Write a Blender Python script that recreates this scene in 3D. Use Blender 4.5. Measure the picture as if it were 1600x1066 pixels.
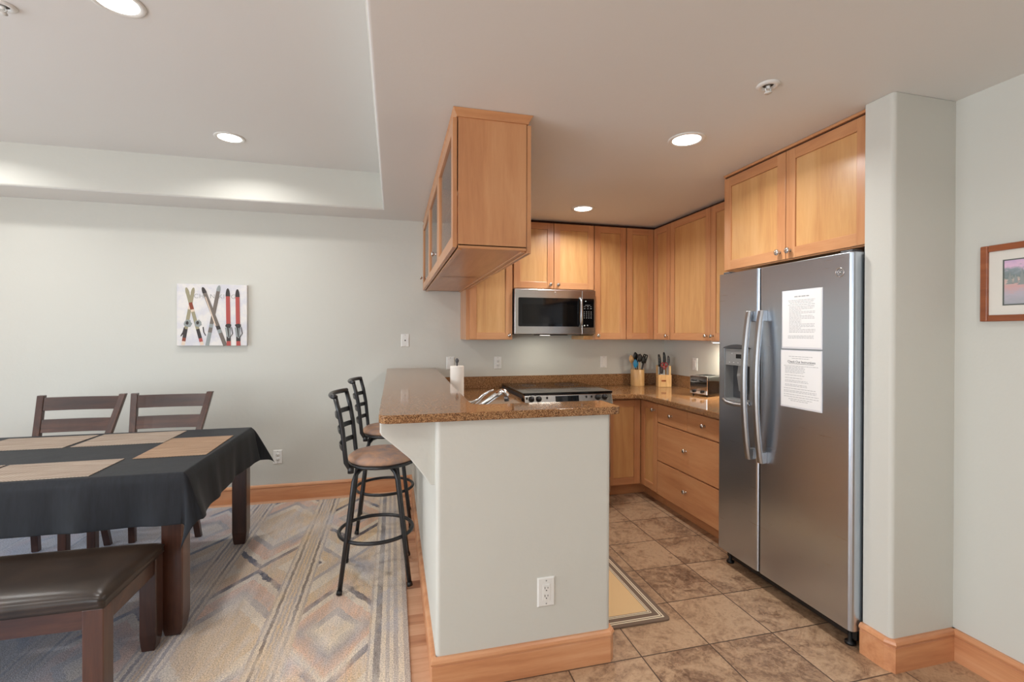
import bpy, bmesh, math, random
from mathutils import Vector, Matrix
random.seed(7)
for o in list(bpy.data.objects): bpy.data.objects.remove(o)
SC = bpy.context.scene
COL = SC.collection
PI = math.pi
def rad(a): return a*PI/180

# ------------------------------------------------------------------ camera
F_PX, CX, CY = 732.63, 800.0, 524.9
YAW, PITCH, ROLL, EYE = rad(14.194), rad(-0.240), rad(0.133), 1.418
fw = Vector((math.sin(YAW)*math.cos(PITCH), math.cos(YAW)*math.cos(PITCH), math.sin(PITCH)))
ri0 = Vector((math.cos(YAW), -math.sin(YAW), 0)); up0 = ri0.cross(fw)
ri = ri0*math.cos(ROLL) + up0*math.sin(ROLL); up = up0*math.cos(ROLL) - ri0*math.sin(ROLL)
cd = bpy.data.cameras.new('camera'); cam = bpy.data.objects.new('camera', cd); COL.objects.link(cam)
m = Matrix((ri, up, -fw)).transposed().to_4x4(); m.translation = Vector((0, 0, EYE)); cam.matrix_world = m
cd.sensor_fit = 'HORIZONTAL'; cd.sensor_width = 36; cd.lens = F_PX/1600*36
cd.shift_y = (CY-533)/1600; cd.clip_start = 0.05
SC.camera = cam

# ------------------------------------------------------------------ world, exposure
SC.view_settings.view_transform = 'Standard'; SC.view_settings.look = 'None'
SC.view_settings.gamma = 1; SC.view_settings.use_curve_mapping = False
SC.view_settings.exposure = 0.0
W = bpy.data.worlds.new('sky'); SC.world = W; W.use_nodes = True
bg = W.node_tree.nodes['Background']; bg.inputs[0].default_value = (0.84, 0.92, 1.0, 1); bg.inputs[1].default_value = 6.9
LAMP_W = 7.0          # each recessed lamp, watts
WIN_L = (-2.4, 2.6, 0.25, 2.25)      # window in the left wall: y0 y1 z0 z1
WIN_FILL = (-3.4, -1.6, 0.25, 2.25)      # unseen window added behind the viewer for fill daylight: x0 x1 z0 z1

# measured sizes (metres)
YB, ZC, ZT = 4.351, 2.439, 2.739
XL, YF = -4.6, -3.4
XR, XK = 2.3825, 2.737
XC0, YC0, YC1 = 2.032, 1.515, 1.641

# ------------------------------------------------------------------ materials
def srgb(r, g, b):
    f = lambda c: ((c/255+0.055)/1.055)**2.4 if c > 10 else c/255/12.92
    return (f(r), f(g), f(b), 1)
class NT:
    def __init__(s, name):
        s.m = bpy.data.materials.new(name); s.m.use_nodes = True
        s.t = s.m.node_tree; s.b = s.t.nodes['Principled BSDF']
    def n(s, kind, **kw):
        x = s.t.nodes.new(kind)
        for k, v in kw.items(): setattr(x, k, v)
        return x
    def l(s, a, b): s.t.links.new(a, b)
    def math(s, op, a, b=None, c=None, clamp=False):
        x = s.n('ShaderNodeMath', operation=op, use_clamp=clamp)
        for i, v in enumerate((a, b, c)):
            if v is None: continue
            if isinstance(v, (int, float)): x.inputs[i].default_value = v
            else: s.l(v, x.inputs[i])
        return x.outputs[0]
    def coord(s, scale=(1, 1, 1), rot=(0, 0, 0), kind='Object', loc=(0, 0, 0)):
        c = s.n('ShaderNodeTexCoord'); mp = s.n('ShaderNodeMapping')
        mp.inputs['Scale'].default_value = scale; mp.inputs['Rotation'].default_value = rot; mp.inputs['Location'].default_value = loc
        s.l(c.outputs[kind], mp.inputs[0]); return mp.outputs[0]
    def noise(s, vec, scale, detail=4, rough=.55, dist=0):
        x = s.n('ShaderNodeTexNoise'); s.l(vec, x.inputs['Vector'])
        x.inputs['Scale'].default_value = scale; x.inputs['Detail'].default_value = detail
        x.inputs['Roughness'].default_value = rough; x.inputs['Distortion'].default_value = dist
        return x.outputs[0]
    def ramp(s, fac, stops, interp='LINEAR'):
        x = s.n('ShaderNodeValToRGB'); s.l(fac, x.inputs[0]); cr = x.color_ramp; cr.interpolation = interp
        while len(cr.elements) < len(stops): cr.elements.new(0.5)
        for e, (p, c) in zip(cr.elements, stops): e.position = p; e.color = c
        return x.outputs[0]
    def mix(s, fac, a, b, mode='MIX'):
        x = s.n('ShaderNodeMix', data_type='RGBA', blend_type=mode)
        for i, v in ((0, fac), (6, a), (7, b)):
            if isinstance(v, (int, float)): x.inputs[i].default_value = v
            elif isinstance(v, tuple): x.inputs[i].default_value = v
            else: s.l(v, x.inputs[i])
        return x.outputs[2]
    def bump(s, h, strength=.2, dist=.002):
        x = s.n('ShaderNodeBump'); x.inputs['Strength'].default_value = strength; x.inputs['Distance'].default_value = dist
        s.l(h, x.inputs['Height']); s.l(x.outputs[0], s.b.inputs['Normal'])
    def set(s, **kw):
        for k, v in kw.items():
            i = s.b.inputs[k.replace('_', ' ')]
            if isinstance(v, (int, float, tuple)): i.default_value = v
            else: s.l(v, i)
        return s
M = {}
def plain(name, col, rough=.5, metal=0, **kw):
    n = NT(name); n.set(Base_Color=col, Roughness=rough, Metallic=metal, **kw); M[name] = n.m; return n
def wall_mat(name, col, bump=.35):
    n = NT(name); v = n.coord()
    a = n.noise(v, 14, 3, .5); b = n.noise(v, 70, 2, .5)
    h = n.math('ADD', n.math('MULTIPLY', a, 1.0), n.math('MULTIPLY', b, .25))
    n.bump(h, bump, .004); n.set(Base_Color=col, Roughness=.62); M[name] = n.m
wall_mat('wall_paint', srgb(208, 207, 198))
wall_mat('ceiling_paint', srgb(230, 230, 227), .25)
def wood(name, c0, c1, c2, axis='z', rough=.33, scale=1.0, coat=0.25, spec=.5, vary=0.0):
    n = NT(name)
    s = {'z': (9, 9, .8), 'x': (.8, 9, 9), 'y': (9, .8, 9)}[axis]
    v = n.coord(tuple(k*scale for k in s))
    a = n.noise(v, 1.6, 6, .6, .6); b = n.noise(n.coord((1.3, 1.3, 1.3)), 1.1, 2, .5)
    c = n.noise(n.coord(tuple(k*scale*6 for k in s)), 2.0, 3, .6)
    f = n.math('ADD', n.math('MULTIPLY', a, .55), n.math('ADD', n.math('MULTIPLY', b, .33), n.math('MULTIPLY', c, .12)))
    col = n.ramp(f, [(.36, c0), (.5, c1), (.64, c2)])
    n.set(Base_Color=col, Roughness=rough, Coat_Weight=coat, Coat_Roughness=.18); n.bump(c, .05, .001); M[name] = n.m
wood('maple', srgb(188, 128, 86), srgb(204, 146, 100), srgb(214, 160, 114), 'z')
wood('maple_x', srgb(188, 128, 86), srgb(204, 146, 100), srgb(214, 160, 114), 'x')
wood('maple_y', srgb(188, 128, 86), srgb(204, 146, 100), srgb(214, 160, 114), 'y')
wood('maple_panel', srgb(198, 144, 92), srgb(212, 162, 106), srgb(222, 176, 122), 'z')
wood('base_x', srgb(188, 122, 82), srgb(210, 148, 104), srgb(222, 166, 124), 'x', .35)
wood('base_y', srgb(188, 122, 82), srgb(210, 148, 104), srgb(222, 166, 124), 'y', .35)
for ax in 'xyz':
    wood('dark_'+ax, srgb(40, 22, 17), srgb(66, 38, 28), srgb(94, 58, 42), ax, .3, 1.0, .4)
wood('bamboo', srgb(196, 150, 96), srgb(222, 178, 120), srgb(236, 198, 142), 'z', .4, 2.0)
wood('frame_wood', srgb(120, 62, 34), srgb(152, 84, 48), srgb(178, 106, 64), 'y', .3)
plain('gap_shade', srgb(62, 34, 20), .8)  # shadow of the reveal above the cabinets, put into the colour
def quartz():
    n = NT('quartz'); v = n.coord()
    vo = n.n('ShaderNodeTexVoronoi', feature='F1'); n.l(v, vo.inputs['Vector']); vo.inputs['Scale'].default_value = 330
    a = n.math('MULTIPLY', vo.outputs['Color'], 1.0)
    b = n.noise(v, 90, 3, .6)
    f = n.math('ADD', n.math('MULTIPLY', a, .6), n.math('MULTIPLY', b, .4))
    col = n.ramp(f, [(.2, srgb(52, 34, 22)), (.38, srgb(112, 76, 49)), (.55, srgb(154, 111, 73)), (.75, srgb(192, 151, 108))])
    n.set(Base_Color=col, Roughness=.07, IOR=1.45); M['quartz'] = n.m
quartz()
def tile():
    n = NT('tile'); v = n.coord(); sp = n.n('ShaderNodeSeparateXYZ'); n.l(v, sp.inputs[0])
    P = .343
    def cell(o, off):
        t = n.math('DIVIDE', n.math('SUBTRACT', o, off), P); fl = n.math('FLOOR', t); fr = n.math('SUBTRACT', t, fl)
        d = n.math('MINIMUM', fr, n.math('SUBTRACT', 1, fr)); return fl, d
    ix, dx = cell(sp.outputs[0], 1.06-.343*20); iy, dy = cell(sp.outputs[1], 1.851-.343*20)
    d = n.math('MINIMUM', dx, dy)
    grout = n.math('LESS_THAN', d, .0085)
    cb = n.n('ShaderNodeCombineXYZ'); n.l(ix, cb.inputs[0]); n.l(iy, cb.inputs[1])
    wn = n.n('ShaderNodeTexWhiteNoise', noise_dimensions='3D'); n.l(cb.outputs[0], wn.inputs[0])
    add = n.n('ShaderNodeVectorMath', operation='MULTIPLY_ADD'); n.l(wn.outputs[1], add.inputs[0]); add.inputs[1].default_value = (7, 7, 7); n.l(v, add.inputs[2])
    a = n.noise(add.outputs[0], 5.0, 10, .74, 1.2); b = n.noise(add.outputs[0], 34, 6, .75, 1.0)
    f = n.math('ADD', n.math('MULTIPLY', a, .62), n.math('MULTIPLY', b, .38))
    f = n.math('ADD', f, n.math('MULTIPLY', n.math('SUBTRACT', wn.outputs[0], .5), .07))
    col = n.ramp(f, [(.33, srgb(92, 66, 50)), (.43, srgb(140, 110, 86)), (.5, srgb(174, 142, 112)), (.58, srgb(194, 162, 130)), (.68, srgb(138, 108, 84))])
    col = n.mix(grout, col, srgb(84, 66, 54))
    h = n.math('SUBTRACT', n.math('MULTIPLY', a, .25), n.math('MULTIPLY', n.math('LESS_THAN', d, .014), .9))
    n.bump(h, .35, .004); n.set(Base_Color=col, Roughness=n.math('ADD', n.math('MULTIPLY', b, .25), .26)); M['tile'] = n.m
tile()
def hardwood():
    n = NT('hardwood'); v = n.coord()
    br = n.n('ShaderNodeTexBrick', offset=.37, squash=1); n.l(v, br.inputs['Vector'])
    br.inputs['Scale'].default_value = 1; br.inputs['Brick Width'].default_value = .9; br.inputs['Row Height'].default_value = .083
    br.inputs['Mortar Size'].default_value = .001; br.inputs['Color1'].default_value = (0, 0, 0, 1); br.inputs['Color2'].default_value = (1, 1, 1, 1); br.inputs['Mortar'].default_value = (.3, .3, .3, 1)
    g = n.noise(n.coord((1, 11, 1)), 3, 5, .6, .5)
    f = n.math('ADD', n.math('MULTIPLY', br.outputs[0], .5), n.math('MULTIPLY', g, .5))
    col = n.ramp(f, [(.2, srgb(164, 112, 84)), (.45, srgb(206, 158, 124)), (.75, srgb(230, 192, 160))])
    n.set(Base_Color=col, Roughness=.3); M['hardwood'] = n.m
hardwood()
def rug():
    n = NT('rug_wool'); v = n.coord(); sp = n.n('ShaderNodeSeparateXYZ'); n.l(v, sp.inputs[0]); X, Y = sp.outputs[0], sp.outputs[1]
    wob = n.noise(v, 22, 6, .75)
    wv = n.math('MULTIPLY', n.math('SUBTRACT', wob, .5), .06)
    P = .495
    t = n.math('DIVIDE', n.math('ADD', n.math('ADD', X, .275+P*10.5), n.math('MULTIPLY', wv, .45)), P)
    ix = n.math('FLOOR', t); u = n.math('MULTIPLY', n.math('SUBTRACT', n.math('SUBTRACT', t, ix), .5), P)   # offset from the column centre
    au = n.math('ABSOLUTE', u)
    cbx = n.n('ShaderNodeCombineXYZ'); n.l(ix, cbx.inputs[0]); wn = n.n('ShaderNodeTexWhiteNoise', noise_dimensions='1D'); n.l(ix, wn.inputs['W'])
    y0 = 3.07
    yy = n.math('DIVIDE', n.math('ADD', n.math('SUBTRACT', Y, y0-8.4), wv), 1.4)
    fy = n.math('SUBTRACT', n.math('SUBTRACT', yy, n.math('FLOOR', n.math('ADD', yy, .5))), 0)
    ay = n.math('MULTIPLY', n.math('ABSOLUTE', fy), 1.4)
    s = n.math('SUBTRACT', ay, n.math('MULTIPLY', au, 1.4))
    s = n.math('ADD', s, n.math('MULTIPLY', n.math('SUBTRACT', ix, 9.0), .0))
    # alternate columns are shifted by a quarter metre of pattern
    odd = n.math('MODULO', ix, 2)
    s = n.math('ADD', s, n.math('MULTIPLY', odd, .27))
    cream, tan, peach, grey, char, blue = srgb(244, 226, 202), srgb(236, 206, 168), srgb(240, 198, 168), srgb(194, 180, 172), srgb(108, 100, 104), srgb(164, 186, 220)
    fade = n.ramp(n.noise(n.coord((1.2, .7, 1), loc=(2, 7, 0)), 2.6, 3, .6, .4), [(.48, (0, 0, 0, 1)), (.62, (1, 1, 1, 1))])
    f = n.math('MULTIPLY_ADD', s, 1/1.1, .25, clamp=True)
    soft = n.ramp(f, [(0, cream), (.09, tan), (.16, grey), (.25, grey), (.33, cream), (.37, tan), (.49, peach), (.56, cream), (.6, peach), (.69, grey), (.78, cream), (.86, tan)])
    hard = n.ramp(f, [(0, tan), (.02, char), (.065, cream), (.09, tan), (.2, grey), (.245, cream), (.30, cream), (.37, tan), (.49, char), (.54, cream), (.6, peach), (.72, grey), (.78, cream), (.86, tan)], 'CONSTANT')
    band = n.mix(fade, hard, soft)
    # stripe bands between the columns
    st = n.math('MULTIPLY_ADD', n.math('SUBTRACT', au, .165), 1/.085, 0, clamp=True)
    strp = n.mix(n.math('MULTIPLY_ADD', fade, .55, .25), n.ramp(st, [(0, grey), (.14, cream), (.34, char), (.52, cream), (.66, grey), (.8, tan), (.92, grey)], 'CONSTANT'), tan)
    col = n.mix(n.math('GREATER_THAN', au, .165), band, strp)
    edge = n.math('MULTIPLY_ADD', n.math('ADD', n.math('ADD', X, n.math('MULTIPLY', wv, .25)), .1), 1/.17, 0, clamp=True)
    ecol = n.ramp(edge, [(0, cream), (.1, char), (.27, cream), (.4, grey), (.5, cream), (.6, grey), (.72, cream), (.86, grey)], 'CONSTANT')
    col = n.mix(n.math('GREATER_THAN', X, -.1), col, n.mix(n.math('MULTIPLY_ADD', fade, .4, .22), ecol, cream))
    # abrash: long streaks of cream, blue-grey and peach
    ab = n.noise(n.coord((2.2, .7, 1), rot=(0, 0, rad(-8))), 2.2, 6, .7, .6); ab2 = n.noise(n.coord((2.5, .9, 1), loc=(5, 3, 0)), 2.0, 6, .7, .6)
    streak = n.noise(n.coord((26, 3.0, 1), rot=(0, 0, rad(-12))), 1.5, 4, .7, .8)
    col = n.mix(n.math('MULTIPLY', n.ramp(ab, [(.46, (0, 0, 0, 1)), (.66, (1, 1, 1, 1))]), .6), col, srgb(244, 232, 224))
    col = n.mix(n.math('MULTIPLY', n.ramp(streak, [(.42, (0, 0, 0, 1)), (.66, (1, 1, 1, 1))]), .32), col, srgb(192, 184, 182))
    day_blue = n.math('MULTIPLY_ADD', X, -.8, -.45, clamp=True)  # bluish daylight painted in with the wool's own blue, stronger to the left
    lf = n.math('MAXIMUM', n.math('MULTIPLY', n.ramp(ab2, [(.5, (0, 0, 0, 1)), (.68, (1, 1, 1, 1))]), .3), n.math('MULTIPLY', day_blue, .7))
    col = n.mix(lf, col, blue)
    fleck = n.noise(v, 170, 3, .8); fl = n.ramp(fleck, [(.36, srgb(150, 148, 148)), (.56, (1, 1, 1, 1))])
    col = n.mix(.75, col, fl, 'MULTIPLY')
    n.bump(n.noise(v, 260, 2, .7), .6, .004)
    n.set(Base_Color=col, Roughness=.95, Specular_IOR_Level=.1); M['rug_wool'] = n.m
rug()
def steel(name, col=(.58, .58, .59, 1), rough=.24, ax='z', an=.6):
    n = NT(name); sc = {'z': (4, 4, 260), 'x': (4, 260, 260), 'y': (260, 4, 260)}[ax]
    a = n.noise(n.coord(sc), 1.0, 2, .5)
    n.set(Base_Color=col, Metallic=1.0, Roughness=n.math('MULTIPLY_ADD', a, .10, rough-.05)); n.bump(a, .008, .0003); M[name] = n.m
steel('steel', (.55, .61, .685, 1), .30); steel('steel_warm', (.62, .60, .58, 1), .22)
plain('handle_steel', (.44, .45, .46, 1), .36, 1)
plain('nickel', (.66, .63, .6, 1), .22, 1); plain('chrome', (.85, .85, .86, 1), .07, 1)
plain('black_gloss', srgb(10, 10, 11), .05); plain('black_glass', srgb(16, 14, 13), .08, IOR=1.42)
plain('black_plastic', srgb(20, 20, 21), .42); plain('black_metal', srgb(24, 24, 27), .36, Coat_Weight=.2)
plain('dark_grey', srgb(70, 70, 72), .45); plain('panel_grey', srgb(150, 150, 148), .4, .3)
plain('white_plastic', srgb(232, 231, 226), .35); plain('slot_dark', srgb(58, 54, 50), .6)
plain('paper', srgb(244, 243, 241), .6); plain('ink', srgb(176, 176, 176), .7); plain('ink_dark', srgb(70, 70, 72), .7)
plain('towel_paper', srgb(243, 236, 226), .85); plain('mark_white', srgb(205, 205, 205), .5)
plain('sleeve_plastic', srgb(225, 225, 228), .12)
plain('blue_silicone', srgb(26, 130, 178), .4); plain('red_plastic', srgb(150, 28, 36), .35)
plain('mat_board', srgb(226, 222, 212), .8); plain('mat_edge', srgb(92, 98, 92), .7)
plain('art_red', srgb(178, 82, 76), .7); plain('art_grey', srgb(118, 108, 100), .7); plain('art_dark', srgb(62, 56, 54), .7)
plain('art_olive', srgb(160, 152, 124), .7); plain('art_brown', srgb(136, 66, 44), .7); plain('art_silver', srgb(150, 156, 154), .7)
plain('art_cream', srgb(226, 206, 186), .7); plain('art_letter', srgb(172, 170, 166), .8)
n = NT('canvas'); a = n.noise(n.coord(), 9, 4, .6); n.set(Base_Color=n.ramp(a, [(.4, srgb(214, 213, 219)), (.6, srgb(232, 228, 223))]), Roughness=.8); M['canvas'] = n.m
n = NT('landscape'); sp = n.n('ShaderNodeSeparateXYZ'); v = n.coord(); n.l(v, sp.inputs[0])
a = n.noise(n.coord((1, 6, 14)), 5, 5, .65, .5); f = n.math('MULTIPLY_ADD', sp.outputs[2], 5.0, n.math('MULTIPLY', n.math('SUBTRACT', a, .5), .35))
n.set(Base_Color=n.ramp(f, [(.02, srgb(170, 172, 178)), (.2, srgb(188, 180, 190)), (.36, srgb(212, 170, 168)), (.46, srgb(206, 190, 178)), (.54, srgb(126, 140, 138)), (.68, srgb(150, 160, 166)), (.76, srgb(226, 190, 214)), (.95, srgb(196, 172, 206))]), Roughness=.7); M['landscape'] = n.m
def leather(name, c0, c1, rough=.3, sc=6):
    n = NT(name); v = n.coord(); a = n.noise(v, sc, 5, .65, .4)
    n.set(Base_Color=n.ramp(a, [(.35, c0), (.65, c1)]), Roughness=n.math('MULTIPLY_ADD', a, .06, rough-.03)); n.bump(n.noise(v, 120, 3, .6), .05, .0006); M[name] = n.m
leather('bench_leather', srgb(42, 33, 27), srgb(58, 45, 36), .3)
leather('seat_leather', srgb(30, 22, 18), srgb(52, 38, 30), .35)
leather('seat_suede', srgb(138, 120, 116), srgb(194, 148, 114), .75, 9)
n = NT('cloth_black'); v = n.coord(); a = n.noise(n.coord((30, 30, 4)), 2, 3, .6)
n.set(Base_Color=n.ramp(a, [(.35, srgb(19, 21, 26)), (.65, srgb(27, 30, 37))]), Roughness=.6, Specular_IOR_Level=.3, Sheen_Weight=.04, Sheen_Roughness=.4); n.bump(n.noise(v, 5, 3, .5), .25, .01); M['cloth_black'] = n.m
def woven(name, ax, c0, c1, c2):
    n = NT(name); v = n.coord((1, 1, 1)); sp = n.n('ShaderNodeSeparateXYZ'); n.l(v, sp.inputs[0])
    u, w = (sp.outputs[0], sp.outputs[1]) if ax == 'x' else (sp.outputs[1], sp.outputs[0])
    sc = (2, 60, 1) if ax == 'x' else (60, 2, 1)
    a = n.noise(n.coord(sc), 1.5, 3, .7)
    ck = n.n('ShaderNodeTexChecker'); n.l(n.coord((90, 90, 1) if 1 else 0), ck.inputs[0]); ck.inputs['Scale'].default_value = 1.6
    col = n.ramp(a, [(.3, c0), (.5, c1), (.7, c2)])
    col = n.mix(.35, col, n.mix(ck.outputs[1], (.35, .3, .25, 1), (1, 1, 1, 1)), 'MULTIPLY')
    n.bump(ck.outputs[1], .4, .0015); n.set(Base_Color=col, Roughness=.7); M[name] = n.m
woven('woven_x', 'x', srgb(118, 98, 84), srgb(168, 150, 134), srgb(190, 176, 160))
woven('woven_y', 'x', srgb(124, 96, 74), srgb(168, 136, 108), srgb(186, 158, 130))
plain('mat_tan', srgb(226, 192, 142), .9); plain('mat_brown', srgb(120, 100, 84), .9); plain('mat_cream', srgb(226, 212, 184), .9)
def emis(name, col, s):
    n = NT(name); n.set(Base_Color=(1, 1, 1, 1), Emission_Color=col, Emission_Strength=s); M[name] = n.m
emis('lamp_lens', (1, .95, .88, 1), 6.0); emis('display_glow', (.3, .6, .7, 1), .12)
n = NT('glass'); tr = n.n('ShaderNodeBsdfTransparent'); gl = n.n('ShaderNodeBsdfGlossy'); gl.inputs['Roughness'].default_value = .02
fr = n.n('ShaderNodeLayerWeight'); fr.inputs[0].default_value = .5; fz = n.math('MULTIPLY_ADD', n.math('POWER', fr.outputs['Facing'], 4.0), .8, .03); mx = n.n('ShaderNodeMixShader')
n.l(fz, mx.inputs[0]); n.l(tr.outputs[0], mx.inputs[1]); n.l(gl.outputs[0], mx.inputs[2])
n.l(mx.outputs[0], n.t.nodes['Material Output'].inputs[0]); M['glass'] = n.m

# ------------------------------------------------------------------ mesh helpers
class MB:
    def __init__(s): s.bm = bmesh.new(); s.mats = []
    def mi(s, m):
        if m is None: return 0
        if m not in s.mats: s.mats.append(m)
        return s.mats.index(m)
    def _faces(s, vs, fs, m, smooth=False):
        i = s.mi(m); V = [s.bm.verts.new(v) for v in vs]
        for f in fs:
            try: q = s.bm.faces.new([V[k] for k in f])
            except ValueError: continue
            q.material_index = i; q.smooth = smooth
        return V
    def box(s, x0, x1, y0, y1, z0, z1, m=None):
        vs = [(x, y, z) for z in (z0, z1) for y in (y0, y1) for x in (x0, x1)]
        s._faces(vs, [(0, 2, 3, 1), (4, 5, 7, 6), (0, 1, 5, 4), (2, 6, 7, 3), (0, 4, 6, 2), (1, 3, 7, 5)], m); return s
    def quad(s, a, b, c, d, m=None): s._faces([a, b, c, d], [(0, 1, 2, 3)], m); return s
    def prism(s, pts, axis, a, b, m=None, smooth=False):
        def P(p, t): return {'x': (t, p[0], p[1]), 'y': (p[0], t, p[1]), 'z': (p[0], p[1], t)}[axis]
        n = len(pts); vs = [P(p, a) for p in pts] + [P(p, b) for p in pts]
        s._faces(vs, [tuple(range(n)), tuple(range(2*n-1, n-1, -1))] + [(i, i+n, (i+1) % n+n, (i+1) % n) for i in range(n)], m, smooth); return s
    def loft(s, rings, m=None, smooth=True, cap=True, closed=True):
        n = len(rings[0]); vs = [p for r in rings for p in r]; fs = []
        for k in range(len(rings)-1):
            for i in range(n if closed else n-1):
                j = (i+1) % n; fs.append((k*n+i, k*n+j, (k+1)*n+j, (k+1)*n+i))
        if cap: fs += [tuple(range(n-1, -1, -1)), tuple(range((len(rings)-1)*n, len(rings)*n))]
        s._faces(vs, fs, m, smooth); return s
    def tube(s, pts, r, n=10, m=None, closed=False, flat=None):
        P = [Vector(p) for p in pts]; N = len(P); R = r if isinstance(r, (list, tuple)) else [r]*N; rings = []
        prev = None
        for i in range(N):
            if closed: t = (P[(i+1) % N]-P[i-1]).normalized()
            else: t = (P[min(i+1, N-1)]-P[max(i-1, 0)]).normalized()
            if prev is None:
                a = Vector((0, 0, 1)) if abs(t.z) < .9 else Vector((0, 1, 0)); u = t.cross(a).normalized()
            else: u = (prev - t*prev.dot(t)).normalized()
            prev = u; w = t.cross(u); fx, fz = flat or (1, 1)
            rings.append([P[i]+u*math.cos(2*PI*k/n)*R[i]*fx+w*math.sin(2*PI*k/n)*R[i]*fz for k in range(n)])
        if closed: s.loft(rings+[rings[0]], m, True, False)
        else: s.loft(rings, m, True, True)
        return s
    def cyl(s, p0, p1, r0, r1=None, n=20, m=None):
        return s.tube([p0, p1], [r0, r0 if r1 is None else r1], n, m)
    def lathe(s, prof, c=(0, 0, 0), n=24, m=None, axis='z', cap=True, sx=1, sy=1):
        rings = []
        for r, h in prof:
            ring = []
            for k in range(n):
                a = 2*PI*k/n; u, w = r*math.cos(a)*sx, r*math.sin(a)*sy
                p = {'z': (u, w, h), 'x': (h, u, w), 'y': (w, h, u)}[axis]
                ring.append((c[0]+p[0], c[1]+p[1], c[2]+p[2]))
            rings.append(ring)
        return s.loft(rings, m, True, cap)
    def build(s, name, mat=None, parent=None, bevel=0, seg=2, smooth=False, sub=0, org=None, angle=40, mtx=None, weight=False):
        bm = s.bm
        if mtx is not None: bm.transform(mtx)
        bmesh.ops.recalc_face_normals(bm, faces=bm.faces)
        off = Vector((0, 0, 0))
        if parent is not None:
            off = Vector(ROOT[parent.name])
        elif org is not None: off = Vector(org)
        bm.transform(Matrix.Translation(-off))
        me = bpy.data.meshes.new(name); bm.to_mesh(me); bm.free()
        names = s.mats if s.mats else [mat]
        if s.mats and None in s.mats: names = [mat if x is None else x for x in s.mats]
        for x in names: me.materials.append(M[x])
        if smooth:
            for p in me.polygons: p.use_smooth = True
        o = bpy.data.objects.new(name, me); COL.objects.link(o)
        if parent is not None: o.parent = parent; ROOT[o.name] = ROOT[parent.name]
        elif org is not None: o.location = org; ROOT[o.name] = tuple(org)
        else: ROOT[o.name] = (0, 0, 0)
        if bevel:
            md = o.modifiers.new('bevel', 'BEVEL'); md.width = bevel; md.segments = seg; md.limit_method = 'WEIGHT' if weight else 'ANGLE'; md.angle_limit = rad(angle); md.harden_normals = False
        if sub:
            md = o.modifiers.new('sub', 'SUBSURF'); md.levels = sub; md.render_levels = sub
        return o
ROOT = {}
def thing(name, label, cat, loc=(0, 0, 0), group=None):
    o = bpy.data.objects.new(name, None); COL.objects.link(o); o.location = loc; ROOT[o.name] = tuple(loc)
    o.empty_display_size = .1
    return tag(o, label, cat, group)
def tag(o, label, cat=None, group=None):
    o['label'] = label
    if cat: o['category'] = cat
    if group: o['group'] = group
    return o
def struct(o): o['kind'] = 'structure'; return o
def dup(root, loc, label, rotz=0, group=None):
    r = root.copy(); COL.objects.link(r); r.location = loc; r.rotation_euler = (0, 0, rotz); r['label'] = label
    if group: r['group'] = group
    def rec(a, b):
        for ch in list(a.children):
            c = ch.copy(); COL.objects.link(c); c.parent = b; rec(ch, c)
    rec(root, r); return r
def txt(name, body, size, mat, mtx, parent, extrude=.0004, align='CENTER', font_scale=1):
    c = bpy.data.curves.new(name, 'FONT'); c.body = body; c.size = size; c.extrude = extrude; c.align_x = align; c.align_y = 'CENTER'
    t = bpy.data.objects.new('tmp', c); COL.objects.link(t)
    bpy.context.view_layer.update()
    me = bpy.data.meshes.new_from_object(t.evaluated_get(bpy.context.evaluated_depsgraph_get()))
    bpy.data.objects.remove(t); bm = bmesh.new(); bm.from_mesh(me)
    mb = MB(); mb.bm.free(); mb.bm = bm; return mb.build(name, mat, parent, mtx=mtx)
def frame_mtx(o, u, v, w):   # maps local x,y,z to the three given directions at o
    m = Matrix((Vector(u), Vector(v), Vector(w))).transposed().to_4x4(); m.translation = Vector(o); return m
def rrect(x0, x1, y0, y1, r, n=6, corners=(1, 1, 1, 1)):
    pts = []
    for (cx, cy, a, k) in ((x1-r, y1-r, 0, 0), (x0+r, y1-r, 90, 1), (x0+r, y0+r, 180, 2), (x1-r, y0+r, 270, 3)):
        if corners[k]: pts += [(cx+r*math.cos(rad(a+90*i/n)), cy+r*math.sin(rad(a+90*i/n))) for i in range(n+1)]
        else: pts.append(({0: x1, 1: x0, 2: x0, 3: x1}[k], {0: y1, 1: y1, 2: y0, 3: y0}[k]))
    return pts

# ================================================================== SETTING
b = MB(); b.box(XL-.2, .15, YF-.2, YB+.2, -.1, 0); struct(b.build('floor', 'hardwood'))['label'] = 'strip hardwood floor of the dining side'
b = MB(); b.box(.15, XK+.2, YF-.2, YB+.2, -.1, 0); struct(b.build('floor', 'tile'))['label'] = 'brown stone-look tile floor of the kitchen'
b = MB(); b.box(XL-.2, XK+.2, YB, YB+.15, 0, ZT+.1); struct(b.build('wall_back', 'wall_paint'))
b = MB(); x0, x1, z0, z1 = WIN_FILL
b.box(XL-.2, x0, YF-.15, YF, 0, ZT+.1); b.box(x1, XK+.2, YF-.15, YF, 0, ZT+.1); b.box(x0, x1, YF-.15, YF, 0, z0); b.box(x0, x1, YF-.15, YF, z1, ZT+.1)
struct(b.build('wall_front', 'wall_paint'))
b = MB()
for i in range(4):
    xx = x0+(x1-x0)*i/3; b.box(max(xx-.03, x0), min(xx+.03, x1), YF-.11, YF-.03, z0, z1)
b.box(x0, x1, YF-.11, YF-.03, z0, z0+.05); b.box(x0, x1, YF-.11, YF-.03, z1-.05, z1)
wf = struct(b.build('fill_window', 'white_plastic'))  # added out of view to brighten the room from behind
b = MB(); b.box(x0+.01, x1-.01, YF-.075, YF-.07, z0+.01, z1-.01); b.build('window_pane', 'glass', wf)
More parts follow.
